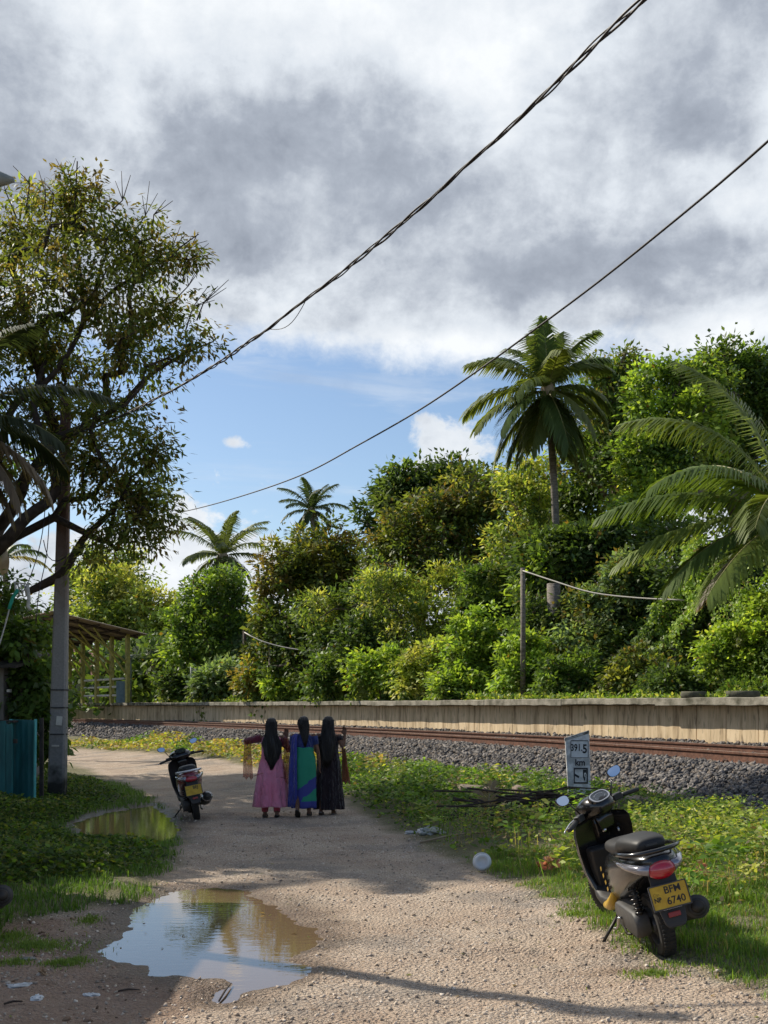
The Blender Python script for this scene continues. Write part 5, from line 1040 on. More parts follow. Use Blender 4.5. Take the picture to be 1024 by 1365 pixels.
crumple(56, 1299, .035, 'tan rounded lump in the lower left shade', mat('tan_stone', (.40, .27, .16), (.3, .2, .12), 9), 'stone', 'stone', .8)
for x, y, r, lab in ((845, 1088, .30, 'flat pinkish earth covered rock below the ballast right of the stone post'), (640, 1064, .34, 'broken concrete slab half sunk in the weeds'), (700, 1066, .2, 'smaller brownish concrete lump right of the broken slab')):
    c = G(x, y, .25); o = MB().box((0, 0, 0), (r * 2, r * 1.2, .26), (.1, .1, .3)).build('concrete_rubble', mat('earthy_rock', (.28, .21, .16), (.19, .155, .13), 6, .95, bump=.6), None, bevel=.05); o.location = c; o.location.z = float(ground_z(c[0], c[1])) + .10; tag(o, lab, 'rubble')
# pile of dry fronds and sticks
dp = P(706, 1120, 15.5); dz = float(ground_z(dp[0], dp[1])); pile = empty('dry_branch_pile', (dp[0], dp[1], dz), 0, 'pile of brown dead branches and fronds in front of the kilometre stone', 'branch pile'); mb = MB()
for q in range(46):
    a = rng.normal(0, .35); L_ = rng.uniform(.5, 1.7); c = np.array([rng.uniform(-.5, .55), rng.normal(0, .25), rng.uniform(.03, .40)]); d = np.array([math.cos(a), math.sin(a) * .6, rng.normal(.05, .16)]) * L_ / 2; mb.tube([c - d, c + rng.normal(0, .04, 3), c + d], [.014, .012, .005], 5)
mb.build('branches', M_DARKBARK, pile, True)
for q, (ox, oz, e0) in enumerate(((-.45, .05, 1.1), (-.3, .02, .8), (-.55, .04, 1.45))):
    V_, F_, tv, tf = frond_geo(np.array([ox, -.1, oz]), rng.uniform(-1, 1), e0, .55, .9, 14, .2, .022, .2)
    fr = npmesh('dry_frond', V_, F_, M_FROND, pile, np.tile((.26, .2, .13), (len(V_), 1))); npmesh('rachis', tv, tf, M_DRYR, fr)
for px0, px1, lab in (((560, 1138), (648, 1126), 'long pale stick lying from the bag towards the dead fronds'), ((655, 1100), (672, 1128), 'curved pale stalk leaning in the dead fronds'), ((690, 1112), (742, 1084), 'dark stick leaning over the branch pile')):
    a_ = P(*px0, 14.2 + .8 * (px0[1] < 1115)); b_ = P(*px1, 14.4 + .8 * (px0[1] < 1115)); za = max(a_[2], float(ground_z(a_[0], a_[1])) + .02); zb = max(b_[2], float(ground_z(b_[0], b_[1])) + .03); a_[2], b_[2] = za, zb
    tag(MB().tube([a_, (a_ + b_) / 2 + [0, 0, .03], b_], .013, 6).build('stick', M_DRYR, None, True), lab, 'stick')
# red leaved plants
for x, y, lab, r in ((729, 1152, 'small pink leaved plant at the weed edge near the plastic lid', .09), (932, 1166, 'pink red leaved plant among the yellow weeds behind the scooter', .10), (738, 1083, 'faint pink leaf tuft beside the branch pile', .07), (822, 1180 - 25, 'pinkish sprig behind the near scooter', .06)):
    Y_ = 2688 / (y + 25 - HY); c = P(x, y, Y_); e = empty('pink_leaved_plant', (c[0], c[1], float(ground_z(c[0], c[1]))), 0, lab, 'plant'); zt = c[2] - e.location.z; n = 26
    cc = np.array([0, 0, zt]) + rng.normal(0, r * .35, (n, 3)); V_, F_ = leaves_geo(cc, rng.normal(0, 1, (n, 3)), unit(rng.normal(0, .5, (n, 3)) + [0, -.6, .6]), np.full(n, r), np.full(n, r * .6)); npmesh('leaves', V_, F_, M_LEAF, e, np.repeat(pick([(.50, .22, .22), (.55, .30, .27), (.42, .16, .17)], n), 4, 0)); MB().tube([(0, 0, 0), (.01, 0, zt)], .004, 5).build('stem', M_RACHIS, e)
# twigs and clods on the bare earth
n = 260; x, y = scatter(n, -3.4, -.9, 6.4, 9.4); k = (sdist(x, y, PUD1) < -.08) & (sdist(x, y, ROADP) > -.2); x, y = x[k], y[k]; rr_ = .006 + .02 * rng.random(len(x)) ** 3
tag(stones(x, y, ground_z(x, y) + rr_ * .15, rr_, 'mud_clods', M_STONE, [(.22, .14, .09), (.3, .2, .14), (.14, .09, .06)], .55), 'brown mud clods and bits on the lower left earth', 'clods', None, 'stuff')
for i, (xa, ya, xb, yb_, lab) in enumerate([(292, 1332, 308, 1310, 'dark twig standing out of the big puddle edge'), (5, 1341, 30, 1338, 'dark twig in the lower left corner'), (158, 1316, 186, 1322, 'thin twig on the mud left of the big puddle foot')]):
    a_, b_ = onp(xa, ya), onp(xb, yb_); a_[2] += .012; b_[2] += .016; tag(MB().tube([a_, (a_ + b_) / 2 + [0, 0, .008], b_], [.006, .007, .004], 5).build('twig', M_DARKBARK, None, True), lab, 'twig')
# ---------------------------------------------------------------- scooters
def plain(name, c, rough=.5, metal=0, spec=.5, coat=0, trans=0):
    m, nt, N, L, b = nodes_of(name); setp(b, rough, metal, spec); b.inputs['Base Color'].default_value = (*c, 1)
    if coat: b.inputs['Coat Weight'].default_value = coat; b.inputs['Coat Roughness'].default_value = .06
    if trans: b.inputs['Transmission Weight'].default_value = trans
    return m
def dusty(name, c, rough=.35, coat=.5, dust=(.12, .095, .07), amt=.28):
    m, nt, N, L, b = nodes_of(name); setp(b, rough, 0, .5); b.inputs['Coat Weight'].default_value = coat; b.inputs['Coat Roughness'].default_value = .1
    tc = N.new('ShaderNodeTexCoord'); n = N.new('ShaderNodeTexNoise'); n.inputs['Scale'].default_value = 14; n.inputs['Detail'].default_value = 8; n.inputs['Roughness'].default_value = .7; L.new(tc.outputs['Object'], n.inputs['Vector'])
    sep = N.new('ShaderNodeSeparateXYZ'); L.new(tc.outputs['Object'], sep.inputs[0]); mr = N.new('ShaderNodeMapRange'); L.new(sep.outputs[2], mr.inputs[0]); mr.inputs[1].default_value = .9; mr.inputs[2].default_value = .1; mr.inputs[3].default_value = .02; mr.inputs[4].default_value = amt
    mr2 = N.new('ShaderNodeMapRange'); L.new(n.outputs[0], mr2.inputs[0]); mr2.inputs[1].default_value = .4; mr2.inputs[2].default_value = .75
    mu = N.new('ShaderNodeMath'); mu.operation = 'MULTIPLY'; L.new(mr.outputs[0], mu.inputs[0]); L.new(mr2.outputs[0], mu.inputs[1])
    mx = N.new('ShaderNodeMixRGB'); mx.inputs[1].default_value = (*c, 1); mx.inputs[2].default_value = (*dust, 1); L.new(mu.outputs[0], mx.inputs[0]); L.new(mx.outputs[0], b.inputs['Base Color'])
    rr = N.new('ShaderNodeMath'); rr.operation = 'MULTIPLY_ADD'; L.new(mu.outputs[0], rr.inputs[0]); rr.inputs[1].default_value = .8; rr.inputs[2].default_value = rough; L.new(rr.outputs[0], b.inputs['Roughness']); return m
MS = dict(black=dusty('black_paint', (.006, .006, .007), .22, .4, amt=.10), plastic=dusty('black_plastic', (.018, .018, .019), .5, 0), seat=dusty('black_vinyl', (.013, .013, .014), .55, .0, amt=.15), chrome=plain('worn_chrome', (.55, .55, .56), .22, 1), silver=plain('silver_trim', (.62, .63, .66), .3, .7),
          tyre=dusty('tyre_rubber', (.016, .016, .016), .8, 0, amt=.4), rim=dusty('grey_rim', (.06, .06, .065), .4, .2), red=plain('red_lens', (.42, .012, .03), .12, 0, .6, 1), clear=plain('clear_lens', (.26, .25, .28), .08, .5, .8, 1), mirror=plain('mirror_glass', (.78, .82, .88), .02, 1),
          yellow=dusty('yellow_paint', (.58, .36, .03), .35, .4), plate=mat('plate_yellow', (.62, .40, .035), (.50, .30, .02), 20, .5), ink=plain('plate_ink', (.015, .012, .01), .5), dash=plain('dial_glass', (.03, .04, .05), .08, 0, .6, 1), maroon=dusty('maroon_paint', (.17, .008, .02), .25, .8), alu=dusty('cast_metal', (.05, .05, .05), .5, 0, amt=.35), refl=plain('reflector_red', (.28, .03, .02), .35), steel=plain('dark_steel', (.05, .045, .04), .5, .7), white=plain('white_marks', (.6, .6, .62), .5))
def wheel(root, name, c, Rr, w, X=None):
    X = X or (lambda mb: mb)
    wz = empty(name, (0, 0, 0)); wz.parent = root if root else None
    prof = [(Rr * .62, -w * .42), (Rr * .74, -w * .5), (Rr * .90, -w * .48), (Rr * .975, -w * .30), (Rr, 0), (Rr * .975, w * .30), (Rr * .90, w * .48), (Rr * .74, w * .5), (Rr * .62, w * .42)]
    t_ = MB(); t_.lathe(prof, 'X', c, 40, cap=False)
    for q in range(48):       # tread blocks
        a = 2 * math.pi * q / 48
        for sx in (-1, 1): t_.box((c[0] + sx * w * .22, c[1] + math.cos(a) * Rr * .992, c[2] + math.sin(a) * Rr * .992), (w * .34, .013, .008), (a - math.pi / 2 + 0, 0, 0))
    X(t_).build('tyre', MS['tyre'], wz, angle=R(40))
    r_ = MB(); r_.lathe([(Rr * .64, -w * .40), (Rr * .60, -w * .36), (Rr * .56, -w * .1), (Rr * .56, w * .1), (Rr * .60, w * .36), (Rr * .64, w * .40)], 'X', c, 32, cap=False)
    r_.lathe([(.001, -w * .45), (.045, -w * .45), (.05, -w * .3), (.05, w * .3), (.045, w * .45), (.001, w * .45)], 'X', c, 20)
    for q in range(5):
        a = 2 * math.pi * q / 5 + .3; r_.tube([(c[0], c[1] + math.cos(a) * .04, c[2] + math.sin(a) * .04), (c[0], c[1] + math.cos(a + .25) * Rr * .58, c[2] + math.sin(a + .25) * Rr * .58)], [.022, .014], 6)
        r_.tube([(c[0], c[1] + math.cos(a) * .04, c[2] + math.sin(a) * .04), (c[0], c[1] + math.cos(a - .12) * Rr * .58, c[2] + math.sin(a - .12) * Rr * .58)], [.02, .012], 6)
    X(r_).build('rim', MS['rim'], wz, angle=R(40)); return wz
def sq(z): return z if z < .3 else .3 + (z - .3) * .915
def make_scooter(label, loc, yaw, lean, steer, kind, plate):
    body = MS['black'] if kind == 'a' else MS['maroon']
    root = empty('scooter', loc, 0, label, 'scooter', 'scooters parked on the lane'); root.rotation_euler = (0, -lean, yaw)
    ax0 = Vector((0, 1.0, .8)); axd = Vector((0, -.42, .907)).normalized(); Sm = Matrix.Translation(ax0) @ Matrix.Rotation(steer, 4, axd) @ Matrix.Translation(-ax0)
    def X(mb): mb.v = [tuple(Sm @ Vector(v)) for v in mb.v]; return mb
    wheel(root, 'rear_wheel', (0, 0, .215), .215, .10); wheel(root, 'front_wheel', (0, 1.25, .205), .205, .088, X)
    MB.squash = sq
    # main rear body
    rg = [srect(0, y, cz, w, h, 2.8, 28) for y, cz, w, h in [(.70, .46, .07, .13), (.66, .47, .105, .17), (.56, .49, .14, .205), (.42, .52, .168, .215), (.22, .575, .185, .185), (.0, .635, .188, .15), (-.16, .675, .176, .12), (-.28, .70, .15, .095), (-.37, .715, .11, .07), (-.42, .72, .06, .045)]]
    MB().loft(rg).build('rear_body', body, root, True)
    if kind == 'a':
        for i, (y0, z0) in enumerate([(.60, .56), (.575, .51), (.555, .46), (.54, .41)]):
            for sx in (-1, 1): MB().add([(sx * (.155 - .012 * i * 0), y0 + .02, z0 - .018), (sx * .181, y0 - .14, z0 + .035), (sx * .183, y0 - .15, z0 + .062), (sx * .158, y0 + .01, z0 + .016)], [(0, 1, 2, 3)]).build('side_stripe', MS['yellow'], root)
        for sx in (-1, 1): MB().loft([srect(sx * .135, y, z, w, h, 2.4, 14) for y, z, w, h in [(.80, .25, .02, .02), (.72, .262, .042, .030), (.60, .285, .052, .045), (.50, .34, .042, .04), (.44, .42, .01, .02)]]).build('lower_fairing', MS['yellow'], root, True)
    MB().loft([srect(0, y, cz, w, h, 2.7, 24) for y, cz, w, h in [(.62, .72, .055, .02), (.59, .735, .09, .042), (.48, .745, .118, .055), (.28, .752, .13, .058), (.13, .772, .135, .066), (.08, .805, .132, .07), (-.08, .825, .128, .062), (-.22, .835, .115, .055), (-.285, .835, .10, .05), (-.31, .83, .085, .042)]]).build('seat', MS['seat'], root, True)
    MB().box((0, -.313, .838), (.075, .012, .014)).build('seat_lettering', MS['alu'], root)
    MB().tube([(.165, .02, .765), (.178, -.12, .785), (.168, -.30, .80), (.11, -.385, .805), (0, -.405, .805), (-.11, -.385, .805), (-.168, -.30, .80), (-.178, -.12, .785), (-.165, .02, .765)], .017, 8).build('grab_rail', MS['black'] if kind == 'a' else MS['silver'], root, True)
    # tail lamp cluster
    tl_ = MB().ell((0, -.405, .675), (.094, .055, .066) if kind == 'a' else (.10, .04, .045), 20, 12).build('tail_lamp', MS['red'], root, True)
    for sx in (-1, 1):
        MB().tube([(sx * .198, -.04, .735), (sx * .195, -.14, .725), (sx * .172, -.25, .71), (sx * .125, -.355, .695), (sx * .07, -.41, .685)], [.003, .013, .024, .034, .040], 12).build('indicator_lens', MS['clear'], root, True)
        MB().ell((sx * .150, -.315, .70), (.02, .02, .02), 10, 8).build('bulb', MS['white'] if kind == 'a' else MS['red'], root, True)
    # plate holder, plate, flap
    MB().loft([[(-w, y - .012, z), (w, y - .012, z), (w * .9, y + .03, z), (-w * .9, y + .03, z)] for w, y, z in [(.085, -.36, .66), (.088, -.385, .56), (.086, -.41, .46), (.082, -.435, .38), (.070, -.455, .31), (.05, -.46, .285)]]).build('rear_mudguard', MS['plastic'], root, bevel=.008)
    pl = MB().box((0, -.455, .50), (.232, .006, .155), (R(-10), 0, 0)).build('number_plate', MS['plate'], root, bevel=.002)
    fr = MB()
    for dx, dz, w_, h_ in ((0, .080, .246, .006), (0, -.080, .246, .009), (-.120, 0, .006, .166), (.120, 0, .006, .166)): fr.box((dx, -.455 + dz * .176, .50 + dz), (w_, .014, h_), (R(-10), 0, 0))
    fr.build('plate_frame', MS['alu'] if kind == 'a' else MS['plastic'], root)
    rot = (R(80), 0, 0)
    def pt_(x, z, d=.0045): return (x, -.455 + z * .176 - d, sq(.50) + z)
    text_mesh(plate[0], .064, MS['ink'], 'plate_lettering', pl, pt_(.024 if kind == 'a' else .032, .036), rot, .0006, .95)
    if kind == 'a': MB().ell(pt_(.100, .048, .004), (.006, .002, .006), 10, 6).build('plate_dot', MS['ink'], pl, True); text_mesh(plate[1], .064, MS['ink'], 'plate_lettering', pl, pt_(.032, -.032), rot, .0008, .95); text_mesh('NP', .042, MS['ink'], 'plate_lettering', pl, pt_(-.082, -.012), rot, .001, .85)
    em = MB().tube([tuple(pt_(-.084 + .019 * math.cos(a), .038 + .010 * math.sin(a) * (1 + .3 * math.cos(3 * a)), .005)) for a in np.linspace(0, 6.28, 22)], .0018, 4); em.box(pt_(-.084, .036, .005), (.022, .002, .006)); em.build('plate_emblem', MS['ink'], pl)
    if kind == 'a': MB().box((0, -.448, .412), (.12, .012, .006)).build('frame_marks', MS['white'], root)
    MB().box((0, -.462, .372), (.078, .012, .034), (R(-14), 0, 0)).build('reflector', MS['refl'], root, bevel=.004)
    # engine, drive case, muffler, shock
    MB().loft([srect(0, y, z, w, h, 3, 18) for y, z, w, h in [(.60, .30, .09, .05), (.50, .29, .13, .09), (.30, .28, .13, .11), (.12, .27, .10, .09), (.02, .25, .06, .05)]]).build('engine', MS['alu'], root, True)
    st = []
    for x_, k_ in ((-.065, .9), (-.13, 1.0), (-.155, .93), (-.162, .8)):
        ring = []
        for q in range(32):
            a = 2 * math.pi * q / 32; rr_ = .088 * k_; yy = .02 if math.cos(a) < 0 else .36; rz = rr_ * (1.0 if yy > .1 else 1.08); ring.append((x_, yy + rz * math.cos(a), .245 + (.02 if yy > .1 else 0) + rz * math.sin(a)))
        st.append(ring)
    MB().loft(st).build('drive_case', MS['alu'], root, angle=R(50))
    MB().tube([(-.165, .28, .25), (-.185, .29, .25), (-.19, .33, .19), (-.19, .39, .16), (-.21, .40, .16)], [.012, .012, .010, .010, .010], 6).build('kick_lever', MS['chrome'], root, True)
    mf = MB().tube([(.10, .42, .20), (.15, .30, .19), (.165, .16, .22), (.17, .10, .24), (.175, -.05, .275), (.18, -.24, .325), (.181, -.34, .35), (.181, -.36, .355)], [.018, .02, .03, .06, .076, .078, .076, .05], 18).build('muffler', MS['plastic'], root, True)
    MB().tube([(.181, -.355, .353), (.181, -.372, .358)], [.048, .04], 14).build('muffler_tip', MS['steel'], mf, True); MB().tube([(.181, -.335, .349), (.181, -.350, .352)], [.081, .081], 18).build('muffler_band', MS['alu'] if kind == 'a' else MS['chrome'], mf, True)
    MB().box((.255, -.10, .30), (.012, .20, .07), (R(-15), 0, 0)).build('heat_shield', MS['black'], mf, bevel=.004)
    sh_ = MB().tube([(-.105, -.04, .26), (-.105, .04, .58)], .018, 8).build('shock_absorber', MS['steel'], root, True)
    hx_ = [(-.105 + .032 * math.cos(a * 2.2), -.03 + .075 * f + .032 * math.sin(a * 2.2), .31 + .22 * f) for f, a in [(q / 90, q / 90 * 20) for q in range(91)]]; MB().tube(hx_, .0065, 5).build('spring', MS['black'], sh_, True)
    # footboard, leg shield, inner box
    MB().loft([srect(0, y, z, w, h, 4, 20) for y, z, w, h in [(.60, .30, .14, .05), (.68, .285, .165, .045), (.82, .28, .17, .045), (.93, .31, .17, .05), (.98, .36, .16, .05)]]).build('footboard', MS['plastic'], root, True)
    def apron(off, shrink):
        rg = []
        for z, yc, w, nose in [(.27, 1.0, .13, .02), (.36, 1.02, .175, .05), (.50, 1.035, .205, .075), (.66, 1.03, .218, .08), (.80, 1.0, .222, .07), (.88, .975, .212, .055), (.925, .955, .18, .04), (.945, .945, .12, .03)]:
            ring = []; n = 13
            for q in range(n): f = -1 + 2 * q / (n - 1); ring.append((f * w * shrink, yc + nose * (1 - f * f) - .055 * f * f + off, z))
            for q in range(n - 1, -1, -1): f = -1 + 2 * q / (n - 1); ring.append((f * (w - .008) * shrink, yc - .035 - .06 * f * f + off, z))
            rg.append(ring)
        return MB().loft(rg)
    apron(0, 1).build('leg_shield', body if kind == 'a' else MS['plastic'], root, angle=R(60))
    MB().loft([[( -w, y0, z), (-w * .8, y0 - d, z), (w * .8, y0 - d, z), (w, y0, z)] for z, y0, w, d in [(.33, .985, .10, .01), (.36, .985, .145, .05), (.60, .99, .165, .085), (.665, .985, .165, .095), (.685, .98, .155, .05)]]).build('storage_box', MS['plastic'], root, bevel=.012)
    MB().loft([[( -w, .99, z), (-w * .75, .99 - d, z), (w * .75, .99 - d, z), (w, .99, z)] for z, w, d in [(.70, .06, .03), (.78, .062, .065), (.86, .07, .07), (.93, .075, .05)]]).build('key_panel', MS['black'], root, bevel=.01)
    MB().tube([(.0, .905, .80), (.0, .885, .80)], .016, 12).build('ignition', MS['chrome'], root, True); MB().tube([(.11, .93, .79), (.11, .915, .78), (.11, .915, .76)], .008, 6).build('bag_hook', MS['silver'], root, True)
    # steered parts
    X(MB().loft([srect(0, 1.13 + .245 * math.sin(a) * 0 + math.cos(a) * .0 + .12 - .255 * math.cos(a), .205 + .255 * math.sin(a), .058, .012, 2.4, 12) for a in np.linspace(.25, 2.35, 12)])).build('front_fender', body, root, True)
    for sx in (-1, 1): X(MB().tube([(sx * .062, 1.25, .205), (sx * .062, 1.14, .44), (sx * .045, 1.08, .58)], [.018, .02, .02], 8)).build('fork_leg', MS['steel'], root, True)
    X(MB().tube([(0, 1.08, .56), (0, .97, .92)], [.03, .035], 10)).build('steering_column', MS['plastic'], root, True)
    cw = X(MB().loft([srect(0, y, z, w, h, 2.3, 24) for y, z, w, h in [(.79, 1.005, .05, .025), (.81, 1.005, .085, .06), (.86, 1.005, .112, .085), (.93, 1.0, .125, .10), (1.01, .985, .12, .10), (1.08, .965, .10, .08), (1.13, .95, .06, .05), (1.145, .945, .02, .02)]]) if kind == 'a' else MB().loft([srect(0, y, z, w, h, 2.2, 24) for y, z, w, h in [(.80, .985, .09, .03), (.83, .99, .15, .06), (.90, 1.0, .175, .085), (1.0, 1.0, .16, .095), (1.08, .985, .12, .08), (1.14, .965, .06, .045), (1.155, .96, .02, .02)]])).build('handlebar_cowl', MS['black'], root, True)
    X(MB().loft([srect(0, y, z, w, .03, 2.3, 18, -.3) for y, z, w in [(.90, .80, .06), (.885, .86, .075), (.88, .93, .09)]])).build('cowl_neck', MS['black'], root, True)
    dc = Vector((0, .845, 1.075)); dn = Vector((0, -.62, .78)).normalized(); du = Vector((1, 0, 0)); dv = dn.cross(du)
    def dial(rx, ry, h0, h1, name, m, inner=None, e=2.6):
        def rg_(s_, h): return [tuple(dc + dn * h + du * (rx * s_ * math.copysign(abs(math.cos(a)) ** (2 / e), math.cos(a))) + dv * (ry * s_ * math.copysign(abs(math.sin(a)) ** (2 / e), math.sin(a)))) for a in [2 * math.pi * q / 24 for q in range(24)]]
        if inner: return X(MB().loft([rg_(1, h0), rg_(1, h1), rg_(inner, h1), rg_(inner, h0)], cap=False)).build(name, m, root, angle=R(40))
        return X(MB().loft([rg_(1, h0), rg_(1, h1)])).build(name, m, root, angle=R(40))
    dial(.088, .060, -.04, .006, 'dial_housing', MS['black']); dial(.076, .050, 0, .009, 'dial_glass', MS['dash'])
    if kind == 'a':
        dial(.082, .056, 0, .014, 'dial_trim', MS['silver'], .88)
        for a0, a1, rx, ry in ((.4, 2.7, .045, .028), (3.4, 5.9, .05, .030)): X(MB().tube([dc + dn * .010 + du * rx * math.cos(a) + dv * ry * math.sin(a) for a in np.linspace(a0, a1, 12)], .0016, 4)).build('dial_marking', MS['white'], root)
    for sx in (-1, 1):
        X(MB().tube([(sx * .09, .94, .985), (sx * .20, .915, .98), (sx * .34, .86, .965)], .013, 8)).build('handlebar', MS['black'], root, True)
        X(MB().tube([(sx * .235, .903, .977), (sx * .25, .897, .975), (sx * .345, .858, .964), (sx * .36, .852, .962)], [.017, .019, .019, .015], 10)).build('grip', MS['plastic'], root, True)
        X(MB().box((sx * .195, .91, .985), (.075, .05, .055), (0, 0, -sx * .3))).build('switch_box', MS['plastic'], root, bevel=.008)
        X(MB().tube([(sx * .18, .96, .985), (sx * .26, .955, .975), (sx * .35, .915, .955), (sx * .37, .90, .95)], [.009, .006, .006, .008], 6)).build('brake_lever', MS['silver'], root, True)
        X(MB().tube([(sx * .16, .93, 1.01), (sx * .185, .925, 1.06), (sx * .22, .915, 1.13)], .006, 6)).build('mirror_stem', MS['black'], root, True)
        # mirror head: rounded kite
        mc = Vector((sx * .262, .905, 1.175)); rg = []
        shape = [(-.055, -.020), (-.060, .012), (-.040, .034), (.0, .042), (.045, .040), (.062, .018), (.050, -.018), (.015, -.038), (-.03, -.038)]
        shape = catmull([(a, b) for a, b in shape] + [shape[0]], .02)[:-1] if True else shape
        tilt = Matrix.Rotation(sx * R(-8), 3, 'Z') @ Matrix.Rotation(R(-14), 3, 'X')
        for k_, d_ in ((1.0, 0), (1.0, .012), (.8, .030), (.3, .040)): rg.append([mc + tilt @ Vector((sx * a * k_, d_, b * k_)) for a, b in shape])
        mh = X(MB().loft(rg)).build('mirror_housing', MS['black'], root, angle=R(50))
        X(MB().add([mc + tilt @ Vector((sx * a * .92, -.002, b * .92)) for a, b in shape], [tuple(range(len(shape)))])).build('mirror_glass', MS['mirror'], mh)
    # stands
    MB().tube([(-.10, .56, .23), (-.20, .53, .14), (-.285, .50, .062)], [.014, .012, .011], 7).build('side_stand', MS['steel'], root, True)
    MB().box((-.292, .497, .060), (.06, .04, .012), (0, -.15, 0)).build('stand_foot', MS['steel'], root, bevel=.003)
    MB().tube([(-.14, .40, .17), (-.15, .30, .13), (-.15, .18, .15)], .009, 6).build('centre_stand_leg', MS['steel'], root, True); MB().tube([(.12, .45, .18), (.11, .30, .12), (.12, .20, .12)], .010, 6).build('centre_stand_leg', MS['steel'], root, True)
    MB().tube([(-.09, .55, .23), (-.14, .45, .17), (-.12, .25, .14), (-.08, .12, .18)], .008, 6).build('cable', MS['plastic'], root, True)
    MB.squash = None
    return root
r0 = G(888, 1281); s1 = make_scooter('black scooter with yellow trim leaning on its stand at the right roadside', (r0[0], r0[1], float(ground_z(r0[0], r0[1])) - .004), R(4), R(14), R(27), 'a', ('BFM', '6740'))
r0 = G(263, 1092); s2 = make_scooter('dark red scooter leaning in the shade between puddle and women', (r0[0], r0[1], float(ground_z(r0[0], r0[1])) - .004), R(14), R(11), R(12), 'b', ('BEJ', '7215'))
s3 = copy_tree(s1); s3.location = (-2.93, 8.62, float(ground_z(-2.93, 8.62)) - .004); s3.rotation_euler = (0, -R(8), R(25)); s3['label'] = 'black scooter cut off by the left edge, only its muffler showing'
# ---------------------------------------------------------------- three walking women
def fabric(name, c1, c2, scale=6, rough=.85, trans=0.0, sheen=.3):
    m, nt, N, L, b = nodes_of(name); setp(b, rough, 0, .2); b.inputs['Sheen Weight'].default_value = sheen
    tc = N.new('ShaderNodeTexCoord'); n = N.new('ShaderNodeTexNoise'); n.inputs['Scale'].default_value = scale; n.inputs['Detail'].default_value = 6; L.new(tc.outputs['Object'], n.inputs['Vector'])
    r = N.new('ShaderNodeValToRGB'); r.color_ramp.elements[0].position = .38; r.color_ramp.elements[1].position = .62; r.color_ramp.elements[0].color = (*c1, 1); r.color_ramp.elements[1].color = (*c2, 1); L.new(n.outputs[0], r.inputs[0]); L.new(r.outputs[0], b.inputs['Base Color'])
    w = N.new('ShaderNodeTexNoise'); w.inputs['Scale'].default_value = 9; w.inputs['Detail'].default_value = 4; w.inputs['Distortion'].default_value = 1.5; mp = N.new('ShaderNodeMapping'); mp.inputs['Scale'].default_value = (1.6, 1.6, .55); L.new(tc.outputs['Object'], mp.inputs[0]); L.new(mp.outputs[0], w.inputs['Vector']); bp = N.new('ShaderNodeBump'); bp.inputs['Strength'].default_value = 1.0; bp.inputs['Distance'].default_value = .05; L.new(w.outputs[0], bp.inputs['Height']); L.new(bp.outputs[0], b.inputs['Normal'])
    if trans:
        t_ = N.new('ShaderNodeBsdfTranslucent'); L.new(r.outputs[0], t_.inputs[0]); tr = N.new('ShaderNodeBsdfTransparent'); m1 = N.new('ShaderNodeMixShader'); m1.inputs[0].default_value = .5; L.new(b.outputs[0], m1.inputs[1]); L.new(t_.outputs[0], m1.inputs[2])
        m2 = N.new('ShaderNodeMixShader'); m2.inputs[0].default_value = trans; L.new(m1.outputs[0], m2.inputs[1]); L.new(tr.outputs[0], m2.inputs[2]); L.new(m2.outputs[0], N['Material Output'].inputs[0])
    return m
M_SKIN = fabric('brown_skin', (.16, .085, .055), (.19, .10, .065), 5, .5, 0, 0); M_HAIR = mat('black_hair', (.006, .005, .005), (.014, .011, .010), 30, .38, spec=.5, bump=.5, bscale=60, stretch=(6, 6, .4))
M_PINK = fabric('pink_cotton', (.70, .22, .33), (.74, .28, .40), 3); M_MAROON = fabric('maroon_sleeve', (.13, .02, .04), (.17, .03, .05)); M_CORAL = fabric('coral_trousers', (.50, .07, .10), (.42, .05, .08)); M_PEACH = fabric('sheer_peach', (.62, .24, .15), (.55, .20, .12), 8, .7, .5)
M_GREEN = fabric('green_sari', (.02, .22, .13), (.03, .30, .19), 5); M_BLUE = fabric('blue_sari', (.035, .045, .22), (.05, .06, .30), 4); M_NAVY = fabric('navy_blouse', (.02, .035, .14), (.03, .045, .18)); M_BLACKD = fabric('black_dress', (.014, .008, .011), (.022, .013, .016)); M_SHOE = plain('black_sandal', (.015, .013, .013), .5); M_GOLD = plain('gold_thread', (.45, .30, .10), .4, .5); M_EYE = plain('eye_white', (.6, .6, .58), .3); M_LIP = plain('lips', (.25, .07, .06), .4)
def sari_mat():
    m, nt, N, L, b = nodes_of('two_tone_sari'); setp(b, .7, 0, .3); tc = N.new('ShaderNodeTexCoord'); sep = N.new('ShaderNodeSeparateXYZ'); L.new(tc.outputs['Object'], sep.inputs[0])
    n = N.new('ShaderNodeTexNoise'); n.inputs['Scale'].default_value = 9; L.new(tc.outputs['Object'], n.inputs['Vector'])
    def mt(op, a, b_): 
        q = N.new('ShaderNodeMath'); q.operation = op
        for i, v in enumerate((a, b_)):
            if isinstance(v, (int, float)): q.inputs[i].default_value = v
            else: L.new(v, q.inputs[i])
        return q.outputs[0]
    # green cloth; a blue band runs diagonally across the skirt and along the hem (woven pattern)
    dg_ = mt('ADD', sep.outputs[2], mt('MULTIPLY', sep.outputs[0], -.75)); dg_ = mt('ADD', dg_, mt('MULTIPLY', mt('SUBTRACT', n.outputs[0], .5), .12))
    band = mt('MULTIPLY', mt('GREATER_THAN', dg_, .27), mt('LESS_THAN', dg_, .46)); hem = mt('LESS_THAN', mt('ADD', sep.outputs[2], mt('MULTIPLY', n.outputs[0], .02)), .24)
    mx = N.new('ShaderNodeMixRGB'); L.new(mt('MAXIMUM', band, hem), mx.inputs[0]); mx.inputs[1].default_value = (.02, .23, .14, 1); mx.inputs[2].default_value = (.04, .05, .24, 1); L.new(mx.outputs[0], b.inputs['Base Color']); return m
